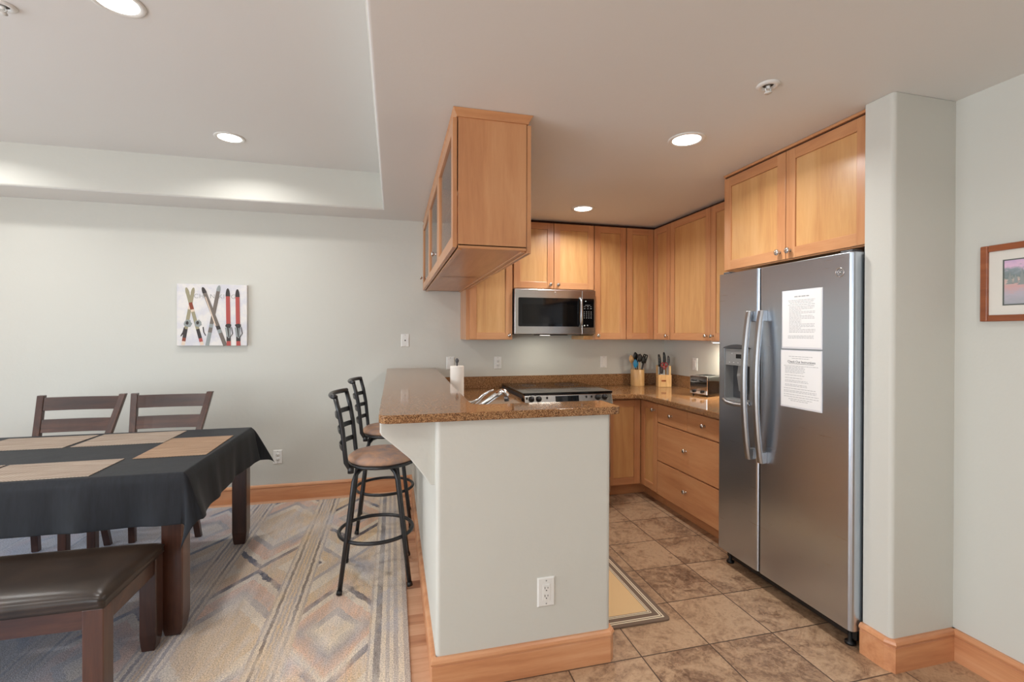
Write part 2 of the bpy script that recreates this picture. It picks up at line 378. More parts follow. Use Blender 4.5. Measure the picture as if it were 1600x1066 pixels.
pd = bpy.data.lights.new('daylight_portal', 'AREA'); pd.shape = 'RECTANGLE'; pd.size = x1-x0; pd.size_y = z1-z0; pd.cycles.is_portal = True
po = bpy.data.objects.new('daylight_portal', pd); COL.objects.link(po)
po.matrix_world = frame_mtx(((x0+x1)/2, YF-.13, (z0+z1)/2), (-1, 0, 0), (0, 0, 1), (0, -1, 0))
b = MB(); y0, y1, z0, z1 = WIN_L
b.box(XL-.15, XL, YF, y0, 0, ZT+.1); b.box(XL-.15, XL, y1, YB, 0, ZT+.1); b.box(XL-.15, XL, y0, y1, 0, z0); b.box(XL-.15, XL, y0, y1, z1, ZT+.1)
struct(b.build('wall_left', 'wall_paint'))
b = MB(); b.box(XR, XR+.15, YF, YC0, 0, ZC); struct(b.build('wall_right', 'wall_paint'))
b = MB(); b.box(XK, XK+.15, YC1, YB, 0, ZC); struct(b.build('wall_right', 'wall_paint'))
b = MB(); b.prism(rrect(XC0, XK+.15, YC0, YC1, .018, 5, (0, 0, 1, 0)), 'z', 0, ZC); struct(b.build('wall_column', 'wall_paint', bevel=.004))
# window with mullions in the left wall
b = MB()
fx0, fx1 = XL-.11, XL-.03
nm = 4
for i in range(nm+1):
    yy = y0+(y1-y0)*i/nm; b.box(fx0, fx1, max(yy-.03, y0), min(yy+.03, y1), z0, z1)
b.box(fx0, fx1, y0, y1, z0, z0+.05); b.box(fx0, fx1, y0, y1, z1-.05, z1)
wf = struct(b.build('window_1', 'white_plastic'))
b = MB(); b.box(XL-.075, XL-.07, y0+.01, y1-.01, z0+.01, z1-.01); b.build('window_pane', 'glass', wf)
# portal that guides daylight sampling through the window opening
pd = bpy.data.lights.new('daylight_portal', 'AREA'); pd.shape = 'RECTANGLE'; pd.size = y1-y0; pd.size_y = z1-z0; pd.cycles.is_portal = True
po = bpy.data.objects.new('daylight_portal', pd); COL.objects.link(po); po.location = (XL-.13, (y0+y1)/2, (z0+z1)/2)
po.matrix_world = frame_mtx(po.location, (0, 1, 0), (0, 0, 1), (-1, 0, 0))
# ceiling with raised tray over the dining side
tx0, tx1, ty0, ty1 = -4.25, -.087, -1.6, 4.009
b = MB(); bm = b.bm
xs = [XL-.2, tx0, tx1, XK+.2]; ys = [YF-.2, ty0, ty1, YB+.1]
g = {}
for i, x in enumerate(xs):
    for j, y in enumerate(ys): g[i, j] = bm.verts.new((x, y, ZC))
tp = {(i, j): bm.verts.new((xs[i], ys[j], ZT)) for i in (1, 2) for j in (1, 2)}
lay = bm.edges.layers.float.new('bevel_weight_edge')
for i in range(3):
    for j in range(3):
        if (i, j) == (1, 1): continue
        bm.faces.new([g[i, j], g[i+1, j], g[i+1, j+1], g[i, j+1]])
ringk = [(1, 1), (2, 1), (2, 2), (1, 2)]
for k in range(4):
    a_, c_ = ringk[k], ringk[(k+1) % 4]; q_ = bm.faces.new([g[a_], g[c_], tp[c_], tp[a_]]); q_.material_index = 1
    bm.edges.get((g[a_], g[c_]))[lay] = 1.0
bm.faces.new([tp[k] for k in ringk])
b.mats = ['ceiling_paint', 'wall_paint']
ce = b.build('ceiling', 'ceiling_paint', bevel=.016, seg=4, weight=True); struct(ce)
# peninsula half wall with bar bracket at its near end
b = MB()
PX0, PX1, PY = .1645, .917, 1.8695
rc = rrect(PX0, PX1, PY, PY+.135, .018, 5, (1, 0, 1, 1))
rc = [p for p in rc if p != (PX0, PY+.135)]
k_ = max(i for i, p in enumerate(rc[:8]) if p[1] > PY+.13)      # insert the long leg of the L before the rounded near-left corner
rc = rc[:k_+1] + [(PX0+.13, PY+.135), (PX0+.13, YB), (PX0, YB)] + rc[k_+1:]
b.prism(rc, 'z', 0, 1.072)
br = [(PX0+.02, .80), (PX0, .80), (.150, .802), (.138, .812), (.125, .835), (.065, .914), (-.045, 1.012), (-.052, 1.025), (-.052, 1.0715), (PX0+.02, 1.0715)]
b.prism(br, 'y', 1.925, 2.06)
struct(b.build('wall_peninsula', 'wall_paint', bevel=.006, seg=3))
# baseboards with rounded cap
def base_prof(): return [(0, 0), (.016, 0), (.016, .104), (.013, .108), (.019, .112), (.021, .120), (.017, .130), (.010, .136), (0, .136)]
def baseboard(name, path, mat, out):
    """path of xy points; out +1 = board on the left of the walking direction"""
    P = [Vector(p) for p in path]; n = len(P); rings = []
    for i in range(n):
        d0 = (P[i]-P[i-1]).normalized() if i > 0 else (P[1]-P[0]).normalized()
        d1 = (P[i+1]-P[i]).normalized() if i < n-1 else d0
        n0, n1 = Vector((-d0.y, d0.x))*out, Vector((-d1.y, d1.x))*out
        nn = (n0+n1); nn = nn/ max(nn.dot(n0), .2)
        rings.append([(P[i].x+nn.x*o, P[i].y+nn.y*o, z) for o, z in base_prof()])
    b = MB(); b.loft(rings, mat, False, True); return struct(b.build(name, mat))
baseboard('baseboard_back', [(XL, YB), (PX0, YB)], 'base_x', -1)
baseboard('baseboard_peninsula', [(PX1, PY+.135), (PX1, PY+.012), (PX1-.012, PY), (PX0, PY), (PX0, YB-.02)], 'base_x', 1)
baseboard('baseboard_column', [(XC0, YC1+.0), (XC0, YC0+.022), (XC0+.012, YC0), (XR, YC0)], 'base_x', -1)
baseboard('baseboard_right', [(XR, YC0), (XR, YF)], 'base_y', -1)
baseboard('baseboard_left', [(XL, YF), (XL, YB)], 'base_y', -1)

# ================================================================== CABINETS
KNOB = None
def knob(parent, p, d):
    """round knob at p pointing along d"""
    b = MB(); d = Vector(d).normalized()
    prof = [(.0, 0), (.009, 0), (.0085, .003), (.0055, .006), (.0055, .013), (.012, .017), (.0165, .022), (.0155, .028), (.009, .0315), (0.0005, .0325)]
    b.lathe(prof, (0, 0, 0), 16)
    a = Vector((0, 0, 1)); u = d.cross(a).normalized(); w = d.cross(u)
    return b.build('knob', 'nickel', parent, mtx=frame_mtx(p, u, w, d))
def door(parent, face, at_, u0, u1, z0, z1, kn=None, name='door', glass=False, slab=False, th=.02, fr=.058):
    """face '-y','-x','+x': outward side; at_: coordinate of the outer face; u is x or y"""
    b = MB(); w, h = u1-u0, z1-z0
    rail = 'maple_x' if face == '-y' else 'maple_y'
    # local: x along, y depth (0 = outer face, + inwards), z up
    if slab: b.box(0, w, 0, th, 0, h, rail)
    else:
        b.box(0, fr, 0, th, 0, h, 'maple'); b.box(w-fr, w, 0, th, 0, h, 'maple')
        b.box(fr, w-fr, 0.0003, th, 0, fr, rail); b.box(fr, w-fr, 0.0003, th, h-fr, h, rail)
        if not glass: b.box(fr, w-fr, .009, th-.002, fr, h-fr, 'maple_panel')
    if face == '-y': mt = frame_mtx((u0, at_, z0), (1, 0, 0), (0, 1, 0), (0, 0, 1))
    elif face == '-x': mt = frame_mtx((at_, u0, z0), (0, 1, 0), (1, 0, 0), (0, 0, 1))
    else: mt = frame_mtx((at_, u0, z0), (0, 1, 0), (-1, 0, 0), (0, 0, 1))
    o = b.build(name, 'maple', parent, bevel=.0018, seg=2, mtx=mt)
    if glass:
        g_ = MB(); g_.box(fr, w-fr, .009, .013, fr, h-fr); tag(g_.build('glass_pane', 'glass', o, mtx=mt), 'clear glass pane')
    if kn:
        ku, kz = kn; d = {'-y': (0, -1, 0), '-x': (-1, 0, 0), '+x': (1, 0, 0)}[face]
        p = (u0+ku, at_, z0+kz) if face == '-y' else (at_, u0+ku, z0+kz)
        knob(o, p, d)
    return o
G = .0025
UPG = 'maple wall cabinets around the kitchen'
ZU0, ZU1 = 1.366, 2.415
def carcass(parent, x0, x1, y0, y1, z0, z1, name='body', mat='maple', extra=None):
    b = MB(); b.box(x0, x1, y0, y1, z0, z1, mat)
    if extra: extra(b)
    return b.build(name, mat, parent, bevel=.0015)
YU, XU = 3.992, 2.397
def topgap(b, x0, x1, y0, y1): b.box(x0, x1, y0, y1, ZU1, ZC-.001, 'gap_shade')
# back wall, left of the microwave
t = thing('wall_cabinet', 'narrow maple wall cabinet left of the microwave, half hidden by the hanging cabinet', 'cabinet', (.8, YU+.17, ZU0), UPG)
carcass(t, .605, 1.018, YU+.02, YB, ZU0, ZU1, extra=lambda b: topgap(b, .605, 1.018, YU+.035, YB))
door(t, '-y', YU, .636, 1.012, ZU0+.004, ZU1-.004, (.376-.03, .035))
# above the microwave
t = thing('wall_cabinet', 'short double-door maple cabinet directly above the microwave', 'cabinet', (1.4, YU+.17, 1.82), UPG)
carcass(t, 1.022, 1.786, YU+.02, YB, 1.818, ZU1, extra=lambda b: topgap(b, 1.022, 1.786, YU+.035, YB))
door(t, '-y', YU, 1.026, 1.396-G, 1.824, ZU1-.004, (.370-G-.034, .035))
door(t, '-y', YU, 1.396+G, 1.783, 1.824, ZU1-.004, (.034, .035))
# right of microwave
t = thing('wall_cabinet', 'tall narrow maple wall cabinet immediately right of the microwave', 'cabinet', (1.95, YU+.17, ZU0), UPG)
carcass(t, 1.790, 2.112, YU+.02, YB, ZU0, ZU1, extra=lambda b: (topgap(b, 1.79, 2.112, YU+.035, YB), b.box(1.70, 1.79, YU+.04, YB-.02, ZU0, 1.404, 'maple_panel')))
door(t, '-y', YU, 1.794, 2.109, ZU0+.004, ZU1-.004, (.030, .035))
# corner
t = thing('corner_wall_cabinet', 'inside-corner maple wall cabinet with two narrow doors meeting at a right angle', 'cabinet', (2.5, 4.1, ZU0), UPG)
b = MB(); b.prism([(2.116, YU+.02), (XU+.02, YU+.02), (XU+.02, 3.722), (XK-.001, 3.722), (XK-.001, YB-.001), (2.116, YB-.001)], 'z', ZU0, ZU1, 'maple')
b.prism([(2.116, YU+.035), (XU+.035, YU+.035), (XU+.035, 3.722), (XK-.001, 3.722), (XK-.001, YB-.001), (2.116, YB-.001)], 'z', ZU1, ZC-.001, 'gap_shade'); b.build('body', 'maple', t)
door(t, '-y', YU, 2.118, XU-.002, ZU0+.004, ZU1-.004)
door(t, '-x', XU, 3.724, YU-.002, ZU0+.004, ZU1-.004, (.034, .035))
# right wall double door
t = thing('wall_cabinet', 'tall double-door maple wall cabinet between the corner and the refrigerator', 'cabinet', (2.57, 3.15, ZU0), UPG)
carcass(t, XU+.02, XK-.001, 2.606, 3.718, ZU0, ZU1, extra=lambda b: topgap(b, XU+.035, XK-.001, 2.606, 3.718))
door(t, '-x', XU, 3.172, 3.716, ZU0+.004, ZU1-.004, (.034, .035))
door(t, '-x', XU, 2.622, 3.168, ZU0+.004, ZU1-.004, (.546-.034, .035))
# above refrigerator
XF = 2.067
t = thing('wall_cabinet', 'deep double-door maple cabinet above the steel refrigerator, up against the ceiling', 'cabinet', (2.4, 2.1, 1.82), UPG)
def ex(b):
    b.box(XF+.012, XK-.001, 1.645, 2.60, ZU1, ZC-.001, 'gap_shade'); b.box(XF-.004, XF+.02, 1.645, 2.60, 2.4225, ZC-.002, 'maple_y')
carcass(t, XF+.02, XK-.001, 1.645, 2.60, 1.822, ZU1, extra=ex)
door(t, '-x', XF, 1.650, 2.108, 1.828, ZU1-.002, (.458-.03, .042))
door(t, '-x', XF, 2.112, 2.598, 1.828, ZU1-.002, (.036, .042))
# hanging cabinet over the bar
t = thing('hanging_cabinet', 'maple cabinet hanging from the ceiling over the bar, glass doors on the dining side', 'cabinet', (.45, 3.2, 1.81))
HX0, HX1, HY0, HY1, HZ0, HZ1 = .285, .608, 2.13, YB-.002, 1.81, 2.422
b = MB(); th = .018
b.box(HX0, HX1, HY0, HY0+th, HZ0, HZ1, 'maple'); b.box(HX0, HX1, HY1-th, HY1, HZ0, HZ1, 'maple')
b.box(HX0, HX1, HY0, HY1, HZ0, HZ0+th, 'maple_y'); b.box(HX0, HX1, HY0, HY1, HZ1-th, HZ1, 'maple_y')
b.box(HX0+.005, HX1-.005, 3.22, 3.24, HZ0, HZ1, 'maple')
b.box(HX0, HX1, HY0-.0006, HY0+.03, HZ0-.0006, HZ0+.012, 'maple_x')
b.box(HX0, HX0+.02, HY0+.02, HY1, HZ0-.006, HZ0+.01, 'maple_y'); b.box(HX1-.02, HX1, HY0+.02, HY1, HZ0-.006, HZ0+.01, 'maple_y')
b.build('body', 'maple', t, bevel=.0015)
b = MB(); b.box(HX0+.02, HX1-.01, HY0+.02, HY1-.02, 2.10, 2.118); b.build('shelf', 'maple_y', t)
b = MB()   # crown strip, flared outwards to the ceiling
def flare(z, o): return [(HX0-.004-o, HY0-.004-o, z), (HX1+.004+o, HY0-.004-o, z), (HX1+.004+o, HY1, z), (HX0-.004-o, HY1, z)]
b.loft([flare(2.404, .004), flare(2.412, .006), flare(2.4375, .022)], 'maple_x', False); b.build('crown_trim', 'maple_x', t)
ys_ = [2.132, 2.868, 3.58, 4.345]
kns = [(.736-.04, .10), (.03, .10), (.765-.08, .10)]
dv = [(2.132, 2.50), (2.504, 2.872), (2.892, 3.60), (3.604, 4.345)]
dv = [(2.132, 2.862), (2.866, 3.600), (3.604, 4.345)]
for (a0, a1), k in zip(dv, [None, (.11, .105), (.66, .105)]):
    door(t, '-x', HX0-.025, a0, a1, HZ0+.002, 2.402, k, glass=True)
for i, (a0, a1) in enumerate(dv): door(t, '+x', HX1+.023, a0, a1, HZ0-.012, 2.402, (.68 if i == 0 else .05, .05), glass=True)
# base cabinets, right wall
XB, YBF = 2.10, 3.70
BG = 'maple base cabinets under the counter'
t = thing('corner_base_cabinet', 'inside-corner maple base cabinet between the range and the drawers, one knob', 'cabinet', (2.4, 4.0, 0), BG)
b = MB(); b.prism([(1.775, YBF+.02), (XB+.02, YBF+.02), (XB+.02, 3.437), (XK-.001, 3.437), (XK-.001, YB-.001), (1.775, YB-.001)], 'z', .10, .866, 'maple')
b.prism([(1.775, YBF+.085), (XB+.085, YBF+.085), (XB+.085, 3.437), (XK-.01, 3.437), (XK-.01, YB-.01), (1.775, YB-.01)], 'z', 0.001, .10, 'maple_x'); b.build('body', 'maple', t)
door(t, '-y', YBF, 1.782, XB-.004, .112, .845, name='door')
door(t, '-x', XB, 3.440, YBF-.003, .112, .845, (.045, .675))
t = thing('drawer_cabinet', 'maple base cabinet of two small and two wide drawers beside the refrigerator', 'cabinet', (2.4, 3.0, 0), BG)
b = MB(); b.box(XB+.02, XK-.001, 2.600, 3.434, .10, .866, 'maple'); b.box(XB+.085, XK-.01, 2.61, 3.434, .001, .10, 'maple_y')
b.build('body', 'maple', t)
door(t, '-x', XB, 3.034, 3.431, .700, .845, (.197, .078), 'drawer', slab=True)
door(t, '-x', XB, 2.635, 3.029, .700, .845, (.197, .078), 'drawer', slab=True)
door(t, '-x', XB, 2.635, 3.431, .388, .690, (.41, .163), 'drawer', slab=True)
door(t, '-x', XB, 2.635, 3.431, .108, .378, (.41, .140), 'drawer', slab=True)
t = thing('sink_cabinet', 'maple sink base cabinet on the kitchen side of the bar half wall', 'cabinet', (.6, 2.8, 0), BG)
b = MB(); b.box(.2955, .30, 2.02, 2.97, .10, .866, 'maple'); b.box(.30, .915, 2.01, 2.03, .10, .866, 'maple'); b.box(.30, .915, 2.955, 2.975, .10, .866, 'maple')
b.box(.30, .915, 2.03, 2.955, .10, .12, 'maple_y'); b.box(.30, .85, 2.02, 2.97, .001, .10, 'maple_y'); b.build('body', 'maple', t)
for a0, a1, k in ((2.025, 2.495, .43), (2.50, 2.97, .04)): door(t, '+x', .935, a0, a1, .112, .845, (k, .675))

t = thing('added_dishwasher', 'unseen stainless appliance added behind the bar to grey the refrigerator reflections', 'added_dishwasher', (.62, 3.29, 0))  # invented unit, placed for its grey reflection in the refrigerator doors
b = MB(); b.box(.31, .90, 2.985, 3.585, .10, .862); b.box(.36, .85, 2.99, 3.58, .001, .10); b.build('body', 'dark_grey', t)
b = MB(); b.box(.905, .937, 2.988, 3.582, .105, .858); dw = b.build('door', 'steel', t, bevel=.004)
b = MB(); b.tube([(.937, 3.04, .80), (.965, 3.04, .80), (.965, 3.53, .80), (.937, 3.53, .80)], .010, 12); b.build('handle', 'handle_steel', dw)
# ================================================================== COUNTERS
b = MB()
bar = [( -.0554+.045, 1.868), (.956-.03, 1.868)]
def arc(cx, cy, r, a0, a1, n=6): return [(cx+r*math.cos(rad(a0+(a1-a0)*i/n)), cy+r*math.sin(rad(a0+(a1-a0)*i/n))) for i in range(n+1)]
pts = arc(-.0554+.045, 1.845+.045, .045, 180, 270) + arc(.956-.03, 1.845+.03, .03, 270, 360) + arc(.956-.02, 2.045-.02, .02, 0, 90) + [(.40, 2.045)] + list(reversed(arc(.40, 2.105, .06, 180, 270))) + [(.352, 3.0), (.378, YB-.001), (-.0554, YB-.001)]
b.prism(pts, 'z', 1.072, 1.105); o = b.build('bar_counter', 'quartz', org=(.1, 2.0, 1.072), bevel=.004, seg=3)
tag(o, 'L-shaped raised bar counter of speckled brown quartz on the half wall', 'countertop')
b = MB(); z0, z1 = .867, .905
sx0, sx1, sy0, sy1 = .46, .86, 2.34, 2.94
# left run with a hole for the sink
for (x0, x1, y0_, y1_) in ((.297, sx0, 2.008, YB-.002), (sx1, .95, 2.008, 3.60), (sx0, sx1, 2.008, sy0), (sx0, sx1, sy1, YB-.002), (sx1, .990, 3.60, YB-.002)): b.box(x0, x1, y0_, y1_, z0, z1)
bmesh.ops.remove_doubles(b.bm, verts=b.bm.verts, dist=.0001)
tag(b.build('worktop', 'quartz', org=(.635, 2.8, .867)), 'speckled brown counter around the sink behind the raised bar', 'countertop')
b = MB(); b.prism([(1.760, 3.63), (1.99, 3.63), (2.035, 3.60), (2.052, 3.55), (2.052, 2.602), (XK-.002, 2.602), (XK-.002, YB-.002), (1.760, YB-.002)], 'z', z0, z1)
tag(b.build('worktop', 'quartz', org=(2.3, 3.6, .867), bevel=.005, seg=3), 'speckled brown corner counter carrying the toaster and knife block', 'countertop')
b = MB(); b.box(.297, XK-.002, YB-.022, YB-.001, z1+.0002, 1.017); b.box(XK-.022, XK-.001, 2.602, YB-.02, z1+.0002, 1.017)
tag(b.build('backsplash', 'quartz', org=(1.5, YB, .905), bevel=.002), 'low speckled brown upstand along the kitchen walls', 'backsplash')
t = thing('kitchen_sink', 'steel sink basin set in the counter behind the bar', 'sink', (.66, 2.64, .70))
b = MB()
b.box(sx0+.002, sx0+.004, sy0+.002, sy1-.002, .72, .90); b.box(sx1-.004, sx1-.002, sy0+.002, sy1-.002, .72, .90)
b.box(sx0+.002, sx1-.002, sy0+.002, sy0+.004, .72, .90); b.box(sx0+.002, sx1-.002, sy1-.004, sy1-.002, .72, .90); b.box(sx0+.002, sx1-.002, sy0+.002, sy1-.002, .715, .72)
b.build('basin', 'handle_steel', t)
b = MB(); b.lathe([(.001, .7205), (.04, .7205), (.042, .724), (.03, .722), (.001, .7215)], (.66, 2.64, 0)); b.build('drain', 'chrome', t)
# faucet
t = thing('faucet', 'chrome pull-out kitchen faucet with lever behind the bar top', 'faucet', (.375+.02, 2.72, .905))
fx = .398
b = MB(); b.lathe([(.0, .905), (.026, .905), (.026, .912), (.021, .918), (.019, .98), (.021, 1.0), (.018, 1.016), (.006, 1.024), (.0005, 1.025)], (fx+.02, 2.72, 0)); b.build('body', 'chrome', t)
b = MB(); b.tube([(fx+.03, 2.72, .945), (fx+.075, 2.715, .975), (fx+.13, 2.705, 1.015), (fx+.185, 2.695, 1.055), (fx+.22, 2.69, 1.078)], [.014, .016, .0165, .0165, .018], 16)
b.build('spout', 'chrome', t)
b = MB(); b.tube([(fx+.212, 2.69, 1.083), (fx+.234, 2.686, 1.078), (fx+.246, 2.684, 1.058), (fx+.249, 2.683, 1.035)], [.013, .018, .019, .015], 16, 'chrome'); b.cyl((fx+.249, 2.683, 1.036), (fx+.250, 2.683, 1.022), .0155, .014, 16, 'dark_grey'); b.build('spray_head', 'chrome', t)
b = MB(); b.tube([(fx+.02, 2.72, 1.01), (fx+.05, 2.70, 1.012), (fx+.082, 2.68, 1.035), (fx+.11, 2.67, 1.066), (fx+.145, 2.66, 1.088), (fx+.165, 2.655, 1.092)], [.014, .015, .010, .0075, .006, .004], 12); b.build('lever', 'chrome', t)
# paper towel
t = thing('paper_towel_roll', 'white paper towel roll on an upright holder behind the bar', 'paper towel', (.425, 3.22, .905))
c = (.425, 3.22)
b = MB(); b.lathe([(.018, .922), (.046, .922), (.047, .93), (.047, 1.19), (.046, 1.197), (.018, 1.197)], (c[0], c[1], 0), 32); b.build('roll', 'towel_paper', t)
b = MB(); b.lathe([(.001, .905), (.04, .905), (.041, .914), (.01, .921), (.005, .925), (.005, 1.215), (.009, 1.22), (.013, 1.232), (.010, 1.243), (.004, 1.249), (.0005, 1.25)], (c[0], c[1], 0), 20); tag(b.build('holder', 'dark_grey', t), 'dark metal holder with a small finial')

# ================================================================== APPLIANCES
def ring_logo(parent, mtx, r, mat='nickel'):
    b = MB(); N = 28; b.tube([(r*math.cos(2*PI*k/N), r*math.sin(2*PI*k/N), .0008) for k in range(N)], r*.09, 6, closed=True)
    for s_ in (-1, 1):   # two script curls inside the ring
        b.tube([(s_*r*.34+r*.26*math.cos(rad(a)), r*.0+r*.36*math.sin(rad(a)), .0008) for a in range(50 if s_ < 0 else 60, 340, 20)], r*.07, 6)
    b.tube([(-r*.1, -r*.05, .0008), (r*.1, -r*.05, .0008)], r*.06, 6)
    return b.build('logo', mat, parent, mtx=mtx)
# refrigerator
XD, FY0, FY1, FYS = 1.98, 1.648, 2.536, 2.197
t = thing('refrigerator', 'stainless side-by-side refrigerator with ice dispenser and two curved handles', 'refrigerator', (2.35, 2.09, 0))
b = MB(); b.box(XD+.075, 2.72, FY0+.004, FY1-.004, .055, 1.765); b.box(XD+.09, 2.70, FY0+.02, FY1-.02, .03, .055); b.build('body', 'dark_grey', t, bevel=.004)
b = MB(); b.box(XD+.055, XD+.075, FY0+.02, FY1-.02, .03, .10); b.build('toe_grille', 'black_plastic', t)
def fdoor(y0_, y1_, name, hole=None):
    b = MB(); n_ = 8; th_ = .062
    def sec(y):   # gentle outward crown with rounded vertical edges
        return None
    prof = []
    r = .022
    prof += [(XD+th_, y0_), (XD+r, y0_)] + [(XD+r-r*math.sin(rad(a)), y0_+r-r*math.cos(rad(a))) for a in (20, 40, 60, 80)]
    prof += [(XD-.0, y0_+.03)]
    prof += [(XD, y1_-.012), (XD+.003, y1_-.004), (XD+.008, y1_), (XD+th_, y1_)]
    if hole is None: b.prism(prof, 'z', .088, 1.789)
    else:
        hy0, hy1, hz0, hz1 = hole
        b.prism(prof, 'z', .088, hz0); b.prism(prof, 'z', hz1, 1.789)
        left = [p for p in prof if p[1] <= y0_+.03]+[(XD, hy0), (XD+th_, hy0)]
        b.prism(left, 'z', hz0, hz1); b.prism([(XD, hy1), (XD, y1_-.012), (XD+.003, y1_-.004), (XD+.008, y1_), (XD+th_, y1_), (XD+th_, hy1)], 'z', hz0, hz1)
        bmesh.ops.remove_doubles(b.bm, verts=b.bm.verts, dist=.00005)
    return b.build(name, 'steel', t, bevel=.0 if hole else .003)
dr = fdoor(FY0, FYS-.003, 'door'); dl = fdoor(FYS+.003, FY1, 'door', (2.268, 2.478, 1.018, 1.335))
b = MB(); b.box(XD+.004, XD+.06, FYS-.003, FYS+.003, .095, 1.783); b.build('door_gasket', 'black_plastic', t)
# dispenser
def dy(a): return a
b = MB(); b.box(XD+.058, XD+.060, 2.268, 2.478, 1.018, 1.335, 'dark_grey')
b.box(XD+.001, XD+.058, 2.268, 2.272, 1.018, 1.335, 'panel_grey'); b.box(XD+.001, XD+.058, 2.474, 2.478, 1.018, 1.335, 'panel_grey')
b.box(XD+.001, XD+.058, 2.272, 2.474, 1.018, 1.03, 'panel_grey'); disp = b.build('dispenser', 'panel_grey', dl)
b = MB(); b.box(XD+.002, XD+.05, 2.273, 2.473, 1.232, 1.332, 'panel_grey')
b.box(XD+.0008, XD+.003, 2.335, 2.385, 1.275, 1.300, 'black_gloss')
for k in range(5): b.box(XD+.0006, XD+.003, 2.29+k*.036, 2.30+k*.036, 1.247, 1.251, 'mark_white')
b.box(XD+.0006, XD+.003, 2.30, 2.306, 1.30, 1.306, 'mark_white'); b.box(XD+.0006, XD+.003, 2.415, 2.421, 1.30, 1.306, 'mark_white')
b.build('control_panel', 'panel_grey', dl, bevel=.001)
b = MB(); pr = [(2.262, 1.335)] + [(2.262+(2.484-2.262)*i/10, 1.338+.020*math.sin(PI*i/10)) for i in range(11)] + [(2.484, 1.335)]
b.prism(pr, 'x', XD-.008, XD+.03); b.build('dispenser_hood', 'dark_grey', dl)
b = MB(); b.box(XD-.006, XD+.02, 2.477, 2.487, 1.03, 1.335)
b.tube([(XD-.006, 2.482, 1.02), (XD-.016, 2.44, 1.006), (XD-.018, 2.373, 1.002), (XD-.016, 2.30, 1.006), (XD-.006, 2.264, 1.02)], .011, 12); b.box(XD-.008, XD+.05, 2.27, 2.476, 1.008, 1.02)
b.build('drip_tray', 'handle_steel', dl, bevel=.002)
b = MB(); b.prism([(XD+.055, 1.06), (XD+.035, 1.08), (XD+.02, 1.17), (XD+.03, 1.235), (XD+.055, 1.235)], 'y', 2.345, 2.40); b.build('ice_chute', 'panel_grey', dl, bevel=.004)
# handles
def handle(par, yc, side):
    b = MB(); zt, zb = 1.550, .712; N = 24; pts = []; rings = []
    for i in range(N+1):
        s_ = i/N; z = zt+(zb-zt)*s_; o = .030+.036*math.sin(PI*s_)**.8 if 0 < s_ < 1 else .030
        x = XD-o
        w_, d_ = .019, .012
        rings.append([(x-d_*.2, yc-w_, z), (x-d_, yc-w_*.55, z), (x-d_, yc+w_*.55, z), (x-d_*.2, yc+w_, z), (x+d_*.7, yc+w_, z), (x+d_*.7, yc-w_, z)])
    b.loft(rings, None, False)
    for z in (zt-.03, zb+.03): b.box(XD-.034, XD+.001, yc-.013, yc+.013, z-.03, z+.03)
    return b.build('handle', 'handle_steel', par, bevel=.003, seg=2, angle=30)
handle(dl, 2.243, 1); handle(dr, 2.152, -1)
ring_logo(dr, frame_mtx((XD-.0012, 1.712, 1.703), (0, -1, 0), (0, 0, 1), (-1, 0, 0)), .020)
for y_ in (1.70, 2.49):
    b = MB(); b.lathe([(.001, 0.0), (.022, .0), (.022, .012), (.010, .016), (.010, .06), (.001, .06)], (XD+.055, y_, 0), 16); b.build('foot', 'black_plastic', t)
    b = MB(); b.box(XD+.02, XD+.08, y_-.03, y_+.03, 1.789, 1.803); b.build('hinge_cover', 'dark_grey', t, bevel=.004)
# notices on the right door
def notice(label, y0_, y1_, z0_, z1_, head, seed):
    t = thing('paper_notice', label, 'notice', (XD-.001, (y0_+y1_)/2, (z0_+z1_)/2), 'printed notices on the refrigerator door')
    b = MB(); b.box(XD-.0022, XD-.0006, y0_-.006, y1_+.006, z0_-.008, z1_+.004); b.build('plastic_sleeve', 'sleeve_plastic', t)
    b = MB(); b.box(XD-.0030, XD-.0022, y0_, y1_, z0_, z1_); b.build('sheet', 'paper', t)
    rnd = random.Random(seed); b = MB(); w = y1_-y0_; h = z1_-z0_
    if head: rows = [(.10, .2, .8), (.135, .28, .72), (.27, .07, .95), (.295, .1, .6), (.32, .1, .62), (.345, .1, .6), (.37, .1, .62), (.395, .1, .58), (.44, .1, .6), (.49, .1, .55), (.535, .1, .68), (.56, .1, .7), (.61, .1, .66), (.635, .1, .68), (.68, .07, .88), (.72, .07, .9), (.745, .07, .9), (.79, .07, .95), (.83, .07, .95), (.87, .2, .8), (.90, .25, .7)]
    else: rows = [(.17, .15, .85), (.195, .17, .83), (.22, .2, .8), (.25, .15, .85)] + [(.28+.024*k, .18, rnd.choice((.86, .84, .8, .5))) for k in range(20)] + [(.80+.02*k, .15, .82) for k in range(3)]
    for r_, a_, e_ in rows:
        y = y1_-w*a_; ye = y1_-w*e_; z = z1_-h*r_
        while y > ye:
            l_ = rnd.uniform(.006, .02); l_ = min(l_, y-ye); b.box(XD-.0034, XD-.0029, y-l_, y, z-.0011, z+.0011); y -= l_+.003
    b.build('printed_text', 'ink', t)
    if head:
        mt = frame_mtx((XD-.0031, y1_-w*.52, z1_-h*.195), (0, -1, 0), (0, 0, 1), (-1, 0, 0))
        txt('heading', 'Check Out Instructions', .0172, 'ink_dark', mt, t)
        b = MB(); b.box(XD-.0034, XD-.0029, y1_-w*.84, y1_-w*.20, z1_-h*.195-.0105, z1_-h*.195-.009); b.build('underline', 'ink_dark', t)
    else:
        b = MB(); y = y1_-w*.32
        for l_ in (.02, .014, .024, .016): b.box(XD-.0034, XD-.0029, y-l_, y, z1_-h*.105-.003, z1_-h*.105+.003); y -= l_+.004
        b.build('heading', 'ink', t)
notice('upper printed white notice on the refrigerator door, dense small type', 1.806, 2.033, 1.354, 1.640, False, 3)
